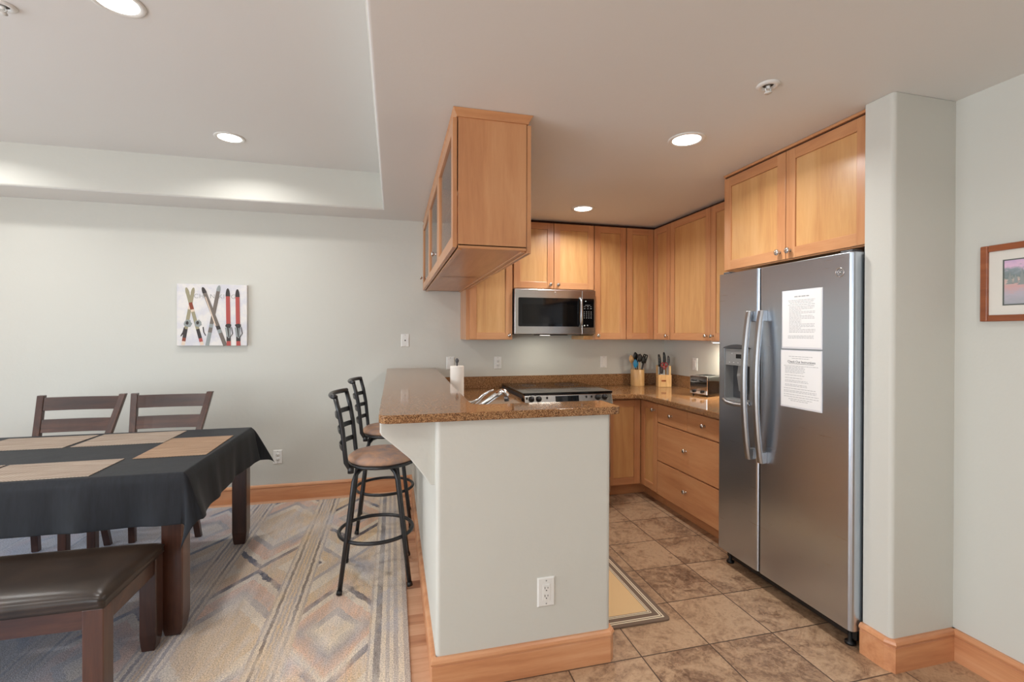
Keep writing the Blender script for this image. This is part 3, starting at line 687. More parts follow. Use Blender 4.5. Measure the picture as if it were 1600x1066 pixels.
notice('lower printed white notice on the refrigerator door headed Check Out Instructions', 1.806, 2.040, 1.052, 1.334, True, 5)
# microwave
t = thing('microwave', 'stainless over-the-range microwave with black glass door, under the short cabinet', 'microwave', (1.4, 4.15, 1.41))
MX0, MX1, MY, MZ0, MZ1 = 1.022, 1.786, 3.955, 1.412, 1.815
b = MB(); b.box(MX0, MX1, MY+.035, YB-.002, MZ0, MZ1); b.build('body', 'black_plastic', t, bevel=.003)
xs_ = MX1-.135
b = MB(); b.box(MX0+.002, xs_-.002, MY, MY+.035, MZ0+.004, MZ1-.002, 'steel_warm')
md_ = b.build('door', 'steel_warm', t, bevel=.004)
b = MB(); b.prism([(p[0], p[1]) for p in rrect(MX0+.035, xs_-.022, MZ0+.072, MZ1-.077, .012)], 'y', MY-.002, MY+.004); b.build('window', 'black_gloss', md_)
b = MB(); b.box(MX0+.07, xs_-.075, MY-.0026, MY-.001, MZ0+.095, MZ1-.135); tag(b.build('window_mesh', 'black_glass', md_), 'brownish see-through screen')
b = MB(); b.tube([(xs_-.018, MY-.002, MZ1-.072), (xs_-.016, MY-.03, MZ1-.10), (xs_-.016, MY-.036, (MZ0+MZ1)/2), (xs_-.016, MY-.03, MZ0+.10), (xs_-.018, MY-.002, MZ0+.068)], .012, 12, flat=(1, .8)); b.build('handle', 'handle_steel', md_)
b = MB(); b.box(xs_+.001, MX1-.001, MY, MY+.035, MZ0+.004, MZ1-.002, 'steel_warm'); cp = b.build('control_panel', 'steel_warm', t, bevel=.004)
b = MB(); b.prism([(p[0], p[1]) for p in rrect(xs_+.008, MX1-.018, MZ0+.065, MZ1-.078, .006)], 'y', MY-.002, MY+.004); b.build('keypad', 'black_gloss', cp)
b = MB(); kx0 = xs_+.02
b.box(kx0+.01, kx0+.022, MY-.0026, MY-.0018, MZ1-.103, MZ1-.097)
for r_ in range(2):
    for c_ in range(3): b.box(kx0+c_*.030, kx0+.014+c_*.030, MY-.0026, MY-.0018, MZ1-.150-r_*.018, MZ1-.1475-r_*.018)
b.box(kx0+.012, kx0+.06, MY-.0026, MY-.0018, MZ1-.137, MZ1-.135)
for r_ in range(4):
    for c_ in range(4): b.box(kx0+c_*.022, kx0+.006+c_*.022, MY-.0026, MY-.0018, MZ1-.200-r_*.018, MZ1-.195-r_*.018)
b.lathe([(.001, 0), (.007, 0), (.007, -.001), (.001, -.001)], (kx0+.005, MY-.0018, MZ0+.082), 14, axis='y'); b.lathe([(.001, 0), (.006, 0), (.006, -.001), (.001, -.001)], (kx0+.035, MY-.0018, MZ0+.084), 14, axis='y')
b.build('key_marks', 'mark_white', cp)
b = MB(); b.box(MX0+.22, MX0+.50, MY+.02, MY+.14, MZ0-.006, MZ0+.002); b.build('vent', 'black_plastic', t)
ring_logo(md_, frame_mtx(((MX0+MX1)/2-.005, MY-.0012, MZ1-.035), (1, 0, 0), (0, 0, 1), (0, -1, 0)), .011)
b = MB(); b.box(MX0+.28, MX0+.36, MY+.10, MY+.15, MZ0-.0075, MZ0-.005); b.build('cooktop_lamp', 'lamp_lens', t)
ld = bpy.data.lights.new('cooktop_lamp_light', 'AREA'); ld.shape = 'RECTANGLE'; ld.size = .3; ld.size_y = .05; ld.energy = 1.0; ld.color = (1, .92, .78)
lo = bpy.data.objects.new('cooktop_lamp_light', ld); COL.objects.link(lo); lo.parent = t; lo.location = (MX0+.32-1.4, MY+.12-4.15, -.010)
# range
t = thing('range', 'slide-in stove with black glass cooktop and steel knob panel, behind the bar', 'stove', (1.37, 3.95, 0))
RX0, RX1, RY0, RY1 = .9945, 1.7535, 3.615, 4.318
b = MB(); b.box(RX0+.003, RX1-.003, RY0, RY1, .09, .931); b.box(RX0+.02, RX1-.02, RY0+.06, RY1-.02, .0, .09); b.build('body', 'dark_grey', t)
b = MB(); b.prism(rrect(RX0-.003, RX1+.003, 3.545, RY1, .012), 'z', .9315, .950); b.build('cooktop', 'black_glass', t, bevel=.004)
for (x, y, r) in ((1.18, 3.76, .11), (1.56, 3.76, .09), (1.18, 4.10, .08), (1.56, 4.10, .11)):
    b = MB()
    for rr in (r, r*.6): b.tube([(x+rr*math.cos(2*PI*k/32), y+rr*math.sin(2*PI*k/32), .9501) for k in range(32)], .0009, 4, closed=True)
    b.build('burner_ring', 'dark_grey', t)
b = MB(); b.prism([(3.562, .931), (3.548, .929), (3.528, .846), (3.535, .815), (3.62, .815), (3.62, .931)], 'x', RX0+.006, RX1-.006); cp = b.build('control_panel', 'steel_warm', t, bevel=.003)
def onp(s_): return (3.548-.020*s_, .929-.083*s_)
for i, x in enumerate((1.055, 1.115, 1.62, 1.68)):
    y, z = onp(.32); b = MB(); b.lathe([(.0, 0), (.024, 0), (.024, .004), (.019, .008), (.017, .026), (.001, .028)], (0, 0, 0), 20); b.build('knob', 'black_plastic', cp, mtx=frame_mtx((x, y-.001, z), (1, 0, 0), (0, .234, .972), (0, -.972, .234)))
for x in (1.018, 1.185, 1.52, 1.565):
    y, z = onp(.25); b = MB(); b.box(x-.008, x+.008, y-.003, y+.006, z-.009, z+.009); b.build('button', 'black_plastic', cp, bevel=.003)
b = MB(); b.prism([(3.5445, .921), (3.532, .866), (3.55, .866), (3.56, .921)], 'x', 1.255, 1.455); b.build('display', 'black_gloss', cp)
b = MB(); b.box(RX0+.004, RX1-.004, 3.565, 3.612, .23, .80); od = b.build('oven_door', 'steel_warm', t, bevel=.004)
b = MB(); b.box(RX0+.13, RX1-.13, 3.563, 3.57, .36, .66); b.build('oven_window', 'black_gloss', od)
b = MB(); b.tube([(RX0+.06, 3.565, .755), (RX0+.06, 3.52, .755), (RX1-.06, 3.52, .755), (RX1-.06, 3.565, .755)], .012, 12); b.build('handle', 'handle_steel', od)
b = MB(); b.box(RX0+.004, RX1-.004, 3.57, 3.612, .10, .22); b.build('drawer', 'steel_warm', t, bevel=.004)
# under-cabinet light
t = thing('under_cabinet_light', 'slim lit lamp under the wall cabinet above the toaster', 'light', (2.60, 3.20, 1.345))
b = MB(); b.box(2.58, 2.66, 2.90, 3.40, 1.348, 1.3655); b.build('housing', 'white_plastic', t, bevel=.003)
b = MB(); b.box(2.59, 2.65, 2.91, 3.39, 1.345, 1.348); b.build('lens', 'lamp_lens', t)
ld = bpy.data.lights.new('strip_light', 'AREA'); ld.shape = 'RECTANGLE'; ld.size = .06; ld.size_y = .48; ld.energy = 9.0; ld.color = (1, .93, .76)
lo = bpy.data.objects.new('strip_light', ld); COL.objects.link(lo); lo.parent = t; lo.location = (.02, -.05, -.003)

# ================================================================== COUNTER ITEMS
t = thing('toaster', 'chrome and black four-slice toaster beside the refrigerator', 'toaster', (2.44, 3.31, .905))
tm = frame_mtx((2.478, 3.305, .905), (math.cos(rad(14)), math.sin(rad(-14))*-1, 0), (-math.sin(rad(14)), math.cos(rad(14)), 0), (0, 0, 1))
b = MB(); b.box(0.004, .20, 0, .178, .012, .165); b.build('body', 'black_gloss', t, bevel=.012, seg=4, mtx=tm)
b = MB(); b.box(-.004, .008, .002, .176, .016, .163); fp = b.build('front_panel', 'chrome', t, bevel=.004, mtx=tm)
b = MB(); b.box(.004, .195, .02, .158, .163, .168); b.build('top_plate', 'handle_steel', t, bevel=.003, mtx=tm)
b = MB()
for y in (.03, .065, .105, .14): b.box(.03, .17, y-.009, y+.009, .1695, .1708)
b.build('slots', 'black_plastic', t, mtx=tm)
for y in (.048, .132):
    b = MB(); b.box(-.022, -.003, y-.018, y+.018, .122, .134); b.build('lever', 'black_plastic', fp, bevel=.003, mtx=tm)
    b = MB(); b.lathe([(.0, 0), (.013, 0), (.012, -.014), (.001, -.015)], (-.004, y, .04), 16, axis='x'); b.build('dial', 'black_plastic', fp, mtx=tm)
for x, y in ((.02, .02), (.02, .158), (.18, .02), (.18, .158)):
    b = MB(); b.cyl((x, y, 0), (x, y, .014), .008, n=10); b.build('foot', 'black_plastic', t, mtx=tm)
# knife block
KB = (2.575, 4.10, .905); a_ = rad(-18); km = frame_mtx(KB, (math.cos(a_), math.sin(a_), 0), (-math.sin(a_), math.cos(a_), 0), (0, 0, 1))
t = thing('knife_block', 'light wooden knife block in the counter corner holding dark-handled knives', 'knife block', KB)
b = MB(); b.box(-.062, .062, -.055, -.035, 0, .118); b.box(-.062, .062, -.035, .055, 0, .10); b.box(.045, .062, -.035, .055, .10, .205); b.box(-.062, .045, .04, .055, .10, .205)
b.build('block', 'bamboo', t, bevel=.003, mtx=km)
b = MB(); b.box(-.035, .01, -.0560, -.0548, .052, .068); b.build('label_plate', 'frame_wood', t, mtx=km)
def knife(label, x, y, z0_, z1_, w, lean, mat='black_plastic'):
    t = thing('knife', label, 'knife', (km @ Vector((x, y, z0_))), 'knives in the wooden block')
    b = MB(); N = 8; rings = []
    for i in range(N+1):
        s_ = i/N; z = z0_+(z1_-z0_)*s_; ww = w*(.8+.25*math.sin(PI*s_*1.1)) if i < N else w*.55; o = lean*s_+.006*math.sin(PI*s_)
        rings.append([(x+o+ww*math.cos(k*PI/4), y+.6*ww*math.sin(k*PI/4), z) for k in range(8)])
    b.loft(rings); hh = b.build('handle', mat, t, mtx=km)
    for s_ in (.25, .5, .75):
        b = MB(); b.lathe([(.0, 0), (.0028, 0), (.0028, .001), (.0001, .001)], (x+lean*s_, y-.62*w, z0_+(z1_-z0_)*s_), 8, axis='y')
        b.build('rivet', 'nickel', hh, mtx=km)
    b = MB(); b.box(x-.012, x+.012, y-.0012, y+.0012, z0_-.09, z0_+.002); b.build('blade', 'handle_steel', t, mtx=km)
knife('dark-handled knife leaning at the left side of the block', -.042, 0.0, .195, .315, .014, -.006)
knife('tallest black-handled knife standing in the middle of the block', .004, .012, .20, .335, .014, .0)
knife('short silver and black knife at the right of the block', .040, 0.0, .205, .300, .012, .004, 'dark_grey')
knife('low dark-handled knife at the front left of the block', -.025, -.022, .125, .195, .012, -.004)
t = thing('kitchen_scissors', 'red-handled kitchen scissors in the middle of the knife block', 'scissors', (km @ Vector((.0, -.02, .16))))
b = MB()
for s_ in (-1, 1): b.tube([(s_*.017+.014*math.cos(2*PI*k/14), -.022, .212+.022*math.sin(2*PI*k/14)) for k in range(14)], .0045, 6, closed=True); b.cyl((s_*.010, -.022, .195), (s_*.003, -.022, .165), .005, .004, 8)
b.build('handles', 'red_plastic', t, mtx=km)
b = MB(); b.box(-.006, .006, -.024, -.020, .105, .168); b.build('blades', 'handle_steel', t, mtx=km)
# utensil crock
UC = (2.36, 4.225, .905)
t = thing('utensil_crock', 'round pale wooden crock full of cooking utensils on the back counter', 'crock', UC)
b = MB(); b.lathe([(.001, 0), (.066, 0), (.067, .004), (.067, .160), (.065, .164), (.059, .164), (.058, .16), (.058, .012), (.001, .012)], UC, 32); b.build('body', 'bamboo', t)
UK = [0]
def utensil(name, label, cat, dx0, dx1, top, kind, mat, hmat=None):
    UK[0] += 1; yo = (-.036, .008, .012, .034, -.008, -.034, -.022)[UK[0]-1]
    p0 = Vector((UC[0]+dx0, UC[1]+yo*.8, UC[2]+.02)); p1 = Vector((UC[0]+dx1, UC[1]+yo, UC[2]+top)); d = (p1-p0).normalized()
    t = thing(name, label, cat, p0, 'utensils in the wooden crock')
    hl = .055 if kind != 'turner' else .06; nk = p1-d*hl*1.2
    b = MB(); b.tube([p0, (p0+nk)/2, nk], [.0055, .006, .0045], 8); b.build('handle', hmat or mat, t)
    u = d.cross(Vector((0, 1, 0))).normalized(); w = Vector((0, 1, 0))
    b = MB()
    if kind == 'spoon':
        N = 9; rings = []
        for i in range(N+1):
            s_ = i/N; r = max(.0008, .026*math.sin(PI*min(1, s_*1.0))**.6); c = nk+d*(s_*hl*1.55)
            rings.append([c+u*r*math.cos(k*PI/6)+w*(.005*math.sin(k*PI/6)-.006*math.sin(PI*s_)) for k in range(12)])
        b.loft(rings)
    elif kind == 'slotted':
        b.tube([nk+d*.038+(u*.026*math.cos(2*PI*k/16)+d*.034*math.sin(2*PI*k/16)) for k in range(16)], .005, 6, closed=True)
        for q in (-.012, 0, .012): b.tube([nk+u*q+d*.008, nk+u*q+d*.066], .0032, 6)
    else:
        for q in (-.016, -.0, .016): b.tube([nk+u*q, nk+u*q*1.3+d*.075], .006, 6, flat=(1, .5))
        b.tube([nk+d*.078-u*.022, nk+d*.078+u*.022], .006, 6); b.tube([nk-u*.018, nk+u*.018], .006, 6)
    b.build('head', mat, t)
utensil('spatula', 'bright blue silicone spatula at the left of the crock', 'spatula', -.025, -.045, .245, 'spoon', 'blue_silicone', 'black_plastic')
utensil('wooden_spoon', 'pale wooden spoon behind the blue spatula', 'spoon', -.03, -.068, .285, 'spoon', 'bamboo')
utensil('ladle', 'large black ladle near the middle of the crock', 'ladle', -.01, -.018, .315, 'spoon', 'black_plastic')
utensil('slotted_spoon', 'black slotted spoon with open slots, right of the ladle', 'spoon', 0.0, .030, .30, 'slotted', 'black_plastic')
utensil('turner', 'black slotted turner leaning to the right out of the crock', 'turner', .01, .085, .30, 'turner', 'black_plastic')
utensil('serving_spoon', 'black serving spoon with a wooden handle in the middle of the crock', 'spoon', .0, .008, .30, 'spoon', 'black_plastic', 'bamboo')
utensil('cooking_fork', 'thin black utensil between ladle and turner', 'utensil', .012, .055, .28, 'spoon', 'black_plastic', 'dark_grey')

# ================================================================== WALL PLATES
def plate(name, label, cat, o, u, n_, kind, w=.072, h=.117, group=None):
    """o centre on the wall, u = right direction, n_ = outward"""
    t = thing(name, label, cat, o, group); mt = frame_mtx(o, u, (0, 0, 1), n_)
    b = MB(); b.loft([[(-w/2, -h/2, 0), (w/2, -h/2, 0), (w/2, h/2, 0), (-w/2, h/2, 0)], [(-w/2, -h/2, .003), (w/2, -h/2, .003), (w/2, h/2, .003), (-w/2, h/2, .003)], [(-w/2+.005, -h/2+.005, .0065), (w/2-.005, -h/2+.005, .0065), (w/2-.005, h/2-.005, .0065), (-w/2+.005, h/2-.005, .0065)]], None, False)
    b.build('cover_plate', 'white_plastic', t, mtx=mt)
    if kind == 'outlet':
        b = MB(); b.box(-.0165, .0165, -.0335, .0335, .0062, .0082); b.build('receptacle', 'white_plastic', t, bevel=.0012, mtx=mt)
        b = MB()
        for z in (-.019, .014):
            b.box(-.0075, -.005, z, z+.009, .008, .0086); b.box(.005, .0075, z+.001, z+.008, .008, .0086); b.lathe([(.0, .008), (.0026, .008), (.0026, .0086), (.0001, .0086)], (0, z-.006, 0), 10)
        b.build('slots', 'slot_dark', t, mtx=mt)
    elif kind == 'round':
        b = MB()
        for z in (-.0195, .0195): b.lathe([(.0, .006), (.0165, .006), (.016, .0085), (.0001, .0085)], (0, z, 0), 20)
        b.build('receptacle', 'white_plastic', t, mtx=mt)
        b = MB()
        for z in (-.0195, .0195): b.box(-.0075, -.0055, z, z+.008, .0083, .009); b.box(.0055, .0075, z, z+.008, .0083, .009); b.lathe([(.0, .0083), (.0025, .0083), (.0025, .009), (.0001, .009)], (0, z-.007, 0), 8)
        b.build('slots', 'slot_dark', t, mtx=mt)
    elif kind == 'switch':
        b = MB(); b.box(-.0165, .0165, -.0335, .0335, .0062, .0095); b.build('rocker', 'white_plastic', t, bevel=.0015, mtx=mt)
    elif kind == 'coax':
        b = MB(); b.lathe([(.0, .006), (.006, .006), (.0055, .010), (.003, .010), (.003, .014), (.0001, .014)], (0, 0, 0), 12); b.build('connector', 'slot_dark', t, mtx=mt)
    b = MB()
    for z in (-.048, .048): b.lathe([(.0, .006), (.003, .006), (.0028, .0075), (.0001, .0075)], (0, z, 0), 10)
    b.build('screws', 'panel_grey', t, mtx=mt)
OG = 'white plates on the kitchen back wall'
plate('wall_outlet', 'white outlet on the near face of the half wall, chipped at a corner', 'outlet', (.622, PY, .337), (1, 0, 0), (0, -1, 0), 'outlet', .076, .122)
plate('wall_outlet', 'white outlet low on the back wall beside the dining table', 'outlet', (-.952, YB, .367), (1, 0, 0), (0, -1, 0), 'round')
plate('cable_wall_plate', 'white cable plate high on the back wall between painting and hanging cabinet', 'wall plate', (.103, YB, 1.357), (1, 0, 0), (0, -1, 0), 'coax')
plate('wall_outlet', 'white outlet partly behind the paper towel roll', 'outlet', (.512, YB, 1.146), (1, 0, 0), (0, -1, 0), 'switch', group=OG)
plate('wall_outlet', 'white outlet on the backsplash wall left of the stove', 'outlet', (.962, YB, 1.143), (1, 0, 0), (0, -1, 0), 'round', group=OG)
plate('wall_outlet', 'white wall plate left of the utensil crock', 'outlet', (2.055, YB, 1.138), (1, 0, 0), (0, -1, 0), 'switch', group=OG)
plate('light_switch', 'white switch on the right kitchen wall above the toaster', 'switch', (XK, 3.83, 1.137), (0, -1, 0), (-1, 0, 0), 'switch')

# ================================================================== PICTURES
# ski canvas
cx0, cx1, cz0, cz1, cy = -1.690, -1.180, 1.315, 1.818, YB-.032
t = thing('canvas_picture', 'square unframed canvas of three pairs of old skis on the back wall', 'picture', ((cx0+cx1)/2, YB, cz0))
b = MB(); b.box(cx0, cx1, cy, YB-.001, cz0, cz1); b.build('canvas', 'canvas', t, bevel=.003)
b = MB(); lev = [0]
W_, H_ = cx1-cx0, cz1-cz0
def up_(u, v): return (cx0+u*W_, cz0+v*H_)
def poly(pts, m):
    lev[0] += 1; y = cy-.0004-lev[0]*.00005
    b.prism([up_(*p) for p in pts], 'y', y, y+.00004, m)
def ski(x0, z0, x1, z1, w, segs, tip):
    d = Vector((x1-x0, z1-z0)); L = d.length; d /= L; n2 = Vector((-d.y, d.x))
    def q(s_, o): p = Vector((x0, z0))+d*L*s_+n2*o; return (p.x, p.y)
    for (s0, s1, m_) in segs: poly([q(s0, -w), q(s1, -w*.95), q(s1, w*.95), q(s0, w)], m_)
    s1 = segs[-1][1]; poly([q(s1, -w*.95)] + [q(s1+(1-s1)*math.sin(rad(a)), -w*1.05*math.cos(rad(a))) for a in range(0, 181, 20) if a <= 90] + [q(s1+(1-s1)*math.sin(rad(a)), -w*1.05*math.cos(rad(a))) for a in range(100, 181, 20)], tip)
def blob(cx_, cz_, rx, rz, m_, seed=1):
    r = random.Random(seed); poly([(cx_+rx*math.cos(2*PI*k/14)*r.uniform(.8, 1.15), cz_+rz*math.sin(2*PI*k/14)*r.uniform(.8, 1.15)) for k in range(14)], m_)
OL, BR, CR, DK, RD, GY, SV = 'art_olive', 'art_brown', 'art_cream', 'art_dark', 'art_red', 'art_grey', 'art_silver'
ski(.085, .01, .235, .94, .026, [(0, .07, CR), (.07, .13, BR), (.13, .28, DK), (.28, .45, OL), (.45, .62, OL), (.62, .70, CR), (.70, .9, OL)], OL)
ski(.355, .01, .13, .94, .026, [(0, .06, CR), (.06, .12, RD), (.12, .28, DK), (.28, .58, OL), (.58, .62, CR), (.62, .74, BR), (.74, .9, OL)], OL)
blob(.155, .36, .055, .065, SV, 2); blob(.30, .36, .05, .06, SV, 3); blob(.145, .37, .022, .03, DK, 4); blob(.29, .37, .022, .03, DK, 5)
for pts in ([(.10, .30), (.08, .22), (.05, .16), (.06, .15), (.10, .20), (.115, .29)], [(.36, .30), (.37, .22), (.40, .16), (.41, .17), (.385, .22), (.375, .31)]): poly(pts, DK)
ski(.425, .0, .60, .985, .028, [(0, .22, SV), (.22, .30, GY), (.30, .36, SV), (.36, .9, GY)], 'art_silver')
ski(.685, .0, .36, .95, .030, [(0, .22, GY), (.22, .28, SV), (.28, .34, DK), (.34, .9, GY)], DK)
ski(.545, .33, .40, .80, .008, [(0, .9, CR)], CR)
ski(.735, .0, .72, .94, .031, [(0, .08, RD), (.08, .35, DK), (.35, .86, RD)], DK)
ski(.875, .0, .86, .93, .031, [(0, .08, RD), (.08, .35, DK), (.35, .86, RD)], DK)
for x in (.73, .87):
    blob(x, .33, .045, .035, DK, int(x*100)); poly([(x-.05, .30), (x-.03, .16), (x+.01, .12), (x+.035, .18), (x+.02, .29)], SV); poly([(x-.02, .30), (x, .14), (x+.012, .14), (x+.005, .30)], DK)
    poly([(x+.04, .30), (x+.055, .2), (x+.03, .15), (x+.04, .15), (x+.068, .2), (x+.05, .31)], DK)
b.build('ski_painting', 'canvas', t)
for s_, u in (('C', .27), ('H', .345), ('N', .50), ('K', .615), ('I', .665), ('G', .80)):
    txt('lettering', s_, .05, 'art_letter', frame_mtx((cx0+u*W_, cy-.0005, cz0+.80*H_), (1, 0, 0), (0, 0, 1), (0, -1, 0)), t, .0002)
# framed landscape on the right wall
t = thing('framed_picture', 'wood-framed pastel landscape with white mat on the right wall', 'picture', (XR, 1.10, 1.47))
fy0, fy1, fz0, fz1 = .84, 1.413, 1.473, 1.783; fw_ = .026
b = MB(); X0, X1 = XR-.022, XR-.001
for (a0, a1, c0, c1) in ((fy1-fw_, fy1, fz0, fz1), (fy0, fy0+fw_, fz0, fz1), (fy0+fw_, fy1-fw_, fz0, fz0+fw_), (fy0+fw_, fy1-fw_, fz1-fw_, fz1)): b.box(X0, X1, a0, a1, c0, c1)
b.build('frame', 'frame_wood', t, bevel=.004, seg=3)
b = MB(); b.box(XR-.012, XR-.002, fy0+fw_, fy1-fw_, fz0+fw_, fz1-fw_); b.build('mat_board', 'mat_board', t)
b = MB(); b.box(XR-.0132, XR-.0118, .911, 1.342, 1.536, 1.719); b.build('inner_line', 'mat_edge', t)
b = MB(); b.box(XR-.0145, XR-.0131, .917, 1.336, 1.541, 1.714)
ob = b.build('landscape_print', 'landscape', t)
me = ob.data
for v in me.vertices: v.co.z -= 1.541-1.47
ob.location.z = 1.541-1.47
def spruce(yc, z0_, h, w, x_=XR-.0152):
    b = MB()
    for k in range(5):
        f = k/5; b.prism([(yc-w*(1-f), z0_+h*f*.95), (yc+w*(1-f), z0_+h*f*.95), (yc, z0_+h*(f*.95+.30))], 'x', x_-k*.00005, x_+.0006)
    return b
for i, (yc, z0_, h, w) in enumerate(((1.318, 1.620, .045, .014), (1.300, 1.622, .036, .012), (1.281, 1.615, .060, .015), (1.20, 1.62, .05, .014), (1.08, 1.62, .06, .015))): spruce(yc, z0_, h, w).build('painted_tree', 'art_silver', t)

# ================================================================== CEILING FITTINGS
def downlight(label, x, y, z, pw=1.0):
    t = thing('recessed_light', label, 'ceiling light', (x, y, z), 'recessed ceiling lights'); N = 40
    b = MB(); b.lathe([(.070, .0), (.094, .0), (.094, -.003), (.088, -.006), (.074, -.005), (.070, -.001)], (x, y, z), N, cap=False); b.build('trim_ring', 'white_plastic', t)
    b = MB(); b.lathe([(.001, -.0015), (.071, -.0015), (.071, -.003), (.001, -.003)], (x, y, z), N); b.build('lens', 'lamp_lens', t)
    ld = bpy.data.lights.new('lamp', 'AREA'); ld.shape = 'DISK'; ld.size = .14; ld.energy = LAMP_W*pw; ld.color = (1, .985, .965); ld.spread = rad(152)
    lo = bpy.data.objects.new('lamp', ld); COL.objects.link(lo); lo.parent = t; lo.location = (0, 0, -.006)
    return t
d0 = downlight('recessed light in the raised ceiling above the ski picture side of the table', -1.073, 3.542, ZT)
dup(d0, (-1.07, 2.206, ZT), 'recessed light in the raised ceiling cut by the top edge of the frame')
d1 = downlight('recessed light in the kitchen ceiling left of the cabinet above the refrigerator', 1.488, 2.162, ZC, 1.25)
dup(d1, (1.494, 3.561, ZC), 'recessed light in the kitchen ceiling closest to the stove')
for p in ((-2.75, 3.542), (-2.75, 2.206), (-2.75, .4), (-1.07, .4)): dup(d0, (p[0], p[1], ZT), 'recessed light in the raised dining ceiling outside the view')
for p in ((1.488, .4),): dup(d0, (p[0], p[1], ZC), 'recessed light in the lower ceiling behind the viewer')
def sprinkler(x, y, z, label):
    t = thing('fire_sprinkler', label, 'sprinkler', (x, y, z), 'ceiling fire sprinklers')
    b = MB(); b.lathe([(.024, -.001), (.044, .0), (.044, -.003), (.036, -.008), (.026, -.009), (.022, -.004), (.020, .0)], (x, y, z), 28, cap=False); b.build('escutcheon', 'white_plastic', t)
    b = MB(); b.lathe([(.001, -.0005), (.025, -.0005), (.025, -.0015), (.001, -.0015)], (x, y, z), 20); b.build('cup', 'slot_dark', t)
    b = MB(); b.cyl((x, y, z-.001), (x, y, z-.016), .009, .007, 12)
    for s_ in (-1, 1): b.tube([(x+s_*.008, y, z-.012), (x+s_*.013, y, z-.018), (x+s_*.009, y, z-.026), (x, y, z-.030)], .003, 6)
    b.lathe([(.001, -.030), (.014, -.030), (.015, -.033), (.001, -.0335)], (x, y, z), 14); b.build('head', 'white_plastic', t)
    return t
s0 = sprinkler(1.485, 1.608, ZC, 'white fire sprinkler in the kitchen ceiling near the white column')
dup(s0, (-1.53, 2.345, ZT), 'white fire sprinkler in the top left corner of the view')

# ================================================================== DINING SIDE
b = MB(); b.box(-3.3, .072, .9, 4.24, .001, .012); o = b.build('area_rug', 'rug_wool', bevel=.004)
tag(o, 'large cream, grey and tan chevron rug under the dining table', 'rug')
ZR = .012
# kitchen mat
t = thing('kitchen_mat', 'small tan mat with brown striped border on the tile floor', 'rug', (1.1, 2.6, 0))
def mring(b, i0, z, m_): b.prism(rrect(.87+i0, 1.335-i0, 2.052+i0, 3.10-i0, max(.004, .02-i0)), 'z', .0012, z, m_)
b = MB(); mring(b, 0, .008, 'mat_brown'); mring(b, .022, .0084, 'mat_cream'); mring(b, .029, .0087, 'mat_brown'); mring(b, .034, .0090, 'mat_cream'); mring(b, .041, .0093, 'mat_brown'); mring(b, .066, .0096, 'mat_cream'); mring(b, .071, .0099, 'mat_brown'); mring(b, .075, .0102, 'mat_cream'); mring(b, .081, .0105, 'mat_brown'); mring(b, .084, .0108, 'mat_tan')
b.build('weave', 'mat_tan', t)
# table
TX0, TX1, TY0, TY1, TZ = -3.10, -.942, 2.475, 3.540, .772
t = thing('dining_table', 'long dark wooden dining table under a black cloth', 'table', ((TX0+TX1)/2, 3.0, ZR))
b = MB(); b.box(TX0, TX1, TY0, TY1, TZ-.03, TZ); b.build('tabletop', 'dark_x', t, bevel=.004)
b = MB(); b.box(TX0+.07, TX1-.07, TY0+.05, TY0+.075, TZ-.125, TZ-.03); b.box(TX0+.07, TX1-.07, TY1-.075, TY1-.05, TZ-.125, TZ-.03); b.box(TX0+.05, TX0+.075, TY0+.07, TY1-.07, TZ-.125, TZ-.03); b.box(TX1-.075, TX1-.05, TY0+.07, TY1-.07, TZ-.125, TZ-.03); b.build('apron', 'dark_x', t)
def post(b, cx_, cy_, z0_, z1_, w, sx=1, sy=1, m_=None, foot=.08, cut=.014):
    """square post whose outer sides curve in at the foot"""
    rings = []
    for (z, c) in ((z0_, cut), (z0_+foot*.4, cut*.45), (z0_+foot, 0), (z1_, 0)):
        xa, xb = cx_-w/2, cx_+w/2; ya, yb = cy_-w/2, cy_+w/2
        if sx > 0: xb -= c; xa += c*.6
        else: xa += c; xb -= c*.6
        if sy > 0: yb -= c; ya += c*.6
        else: ya += c; yb -= c*.6
        rings.append([(xa, ya, z), (xb, ya, z), (xb, yb, z), (xa, yb, z)])
    b.loft(rings, m_, False)
for x in (TX1-.048, TX0+.048):
    for y in (TY0+.045, TY1-.045):
        b = MB(); post(b, x, y, ZR, TZ-.03, .088, 1 if x > -2 else -1, 1 if y > 3 else -1); b.build('leg', 'dark_z', t, bevel=.006, seg=3)
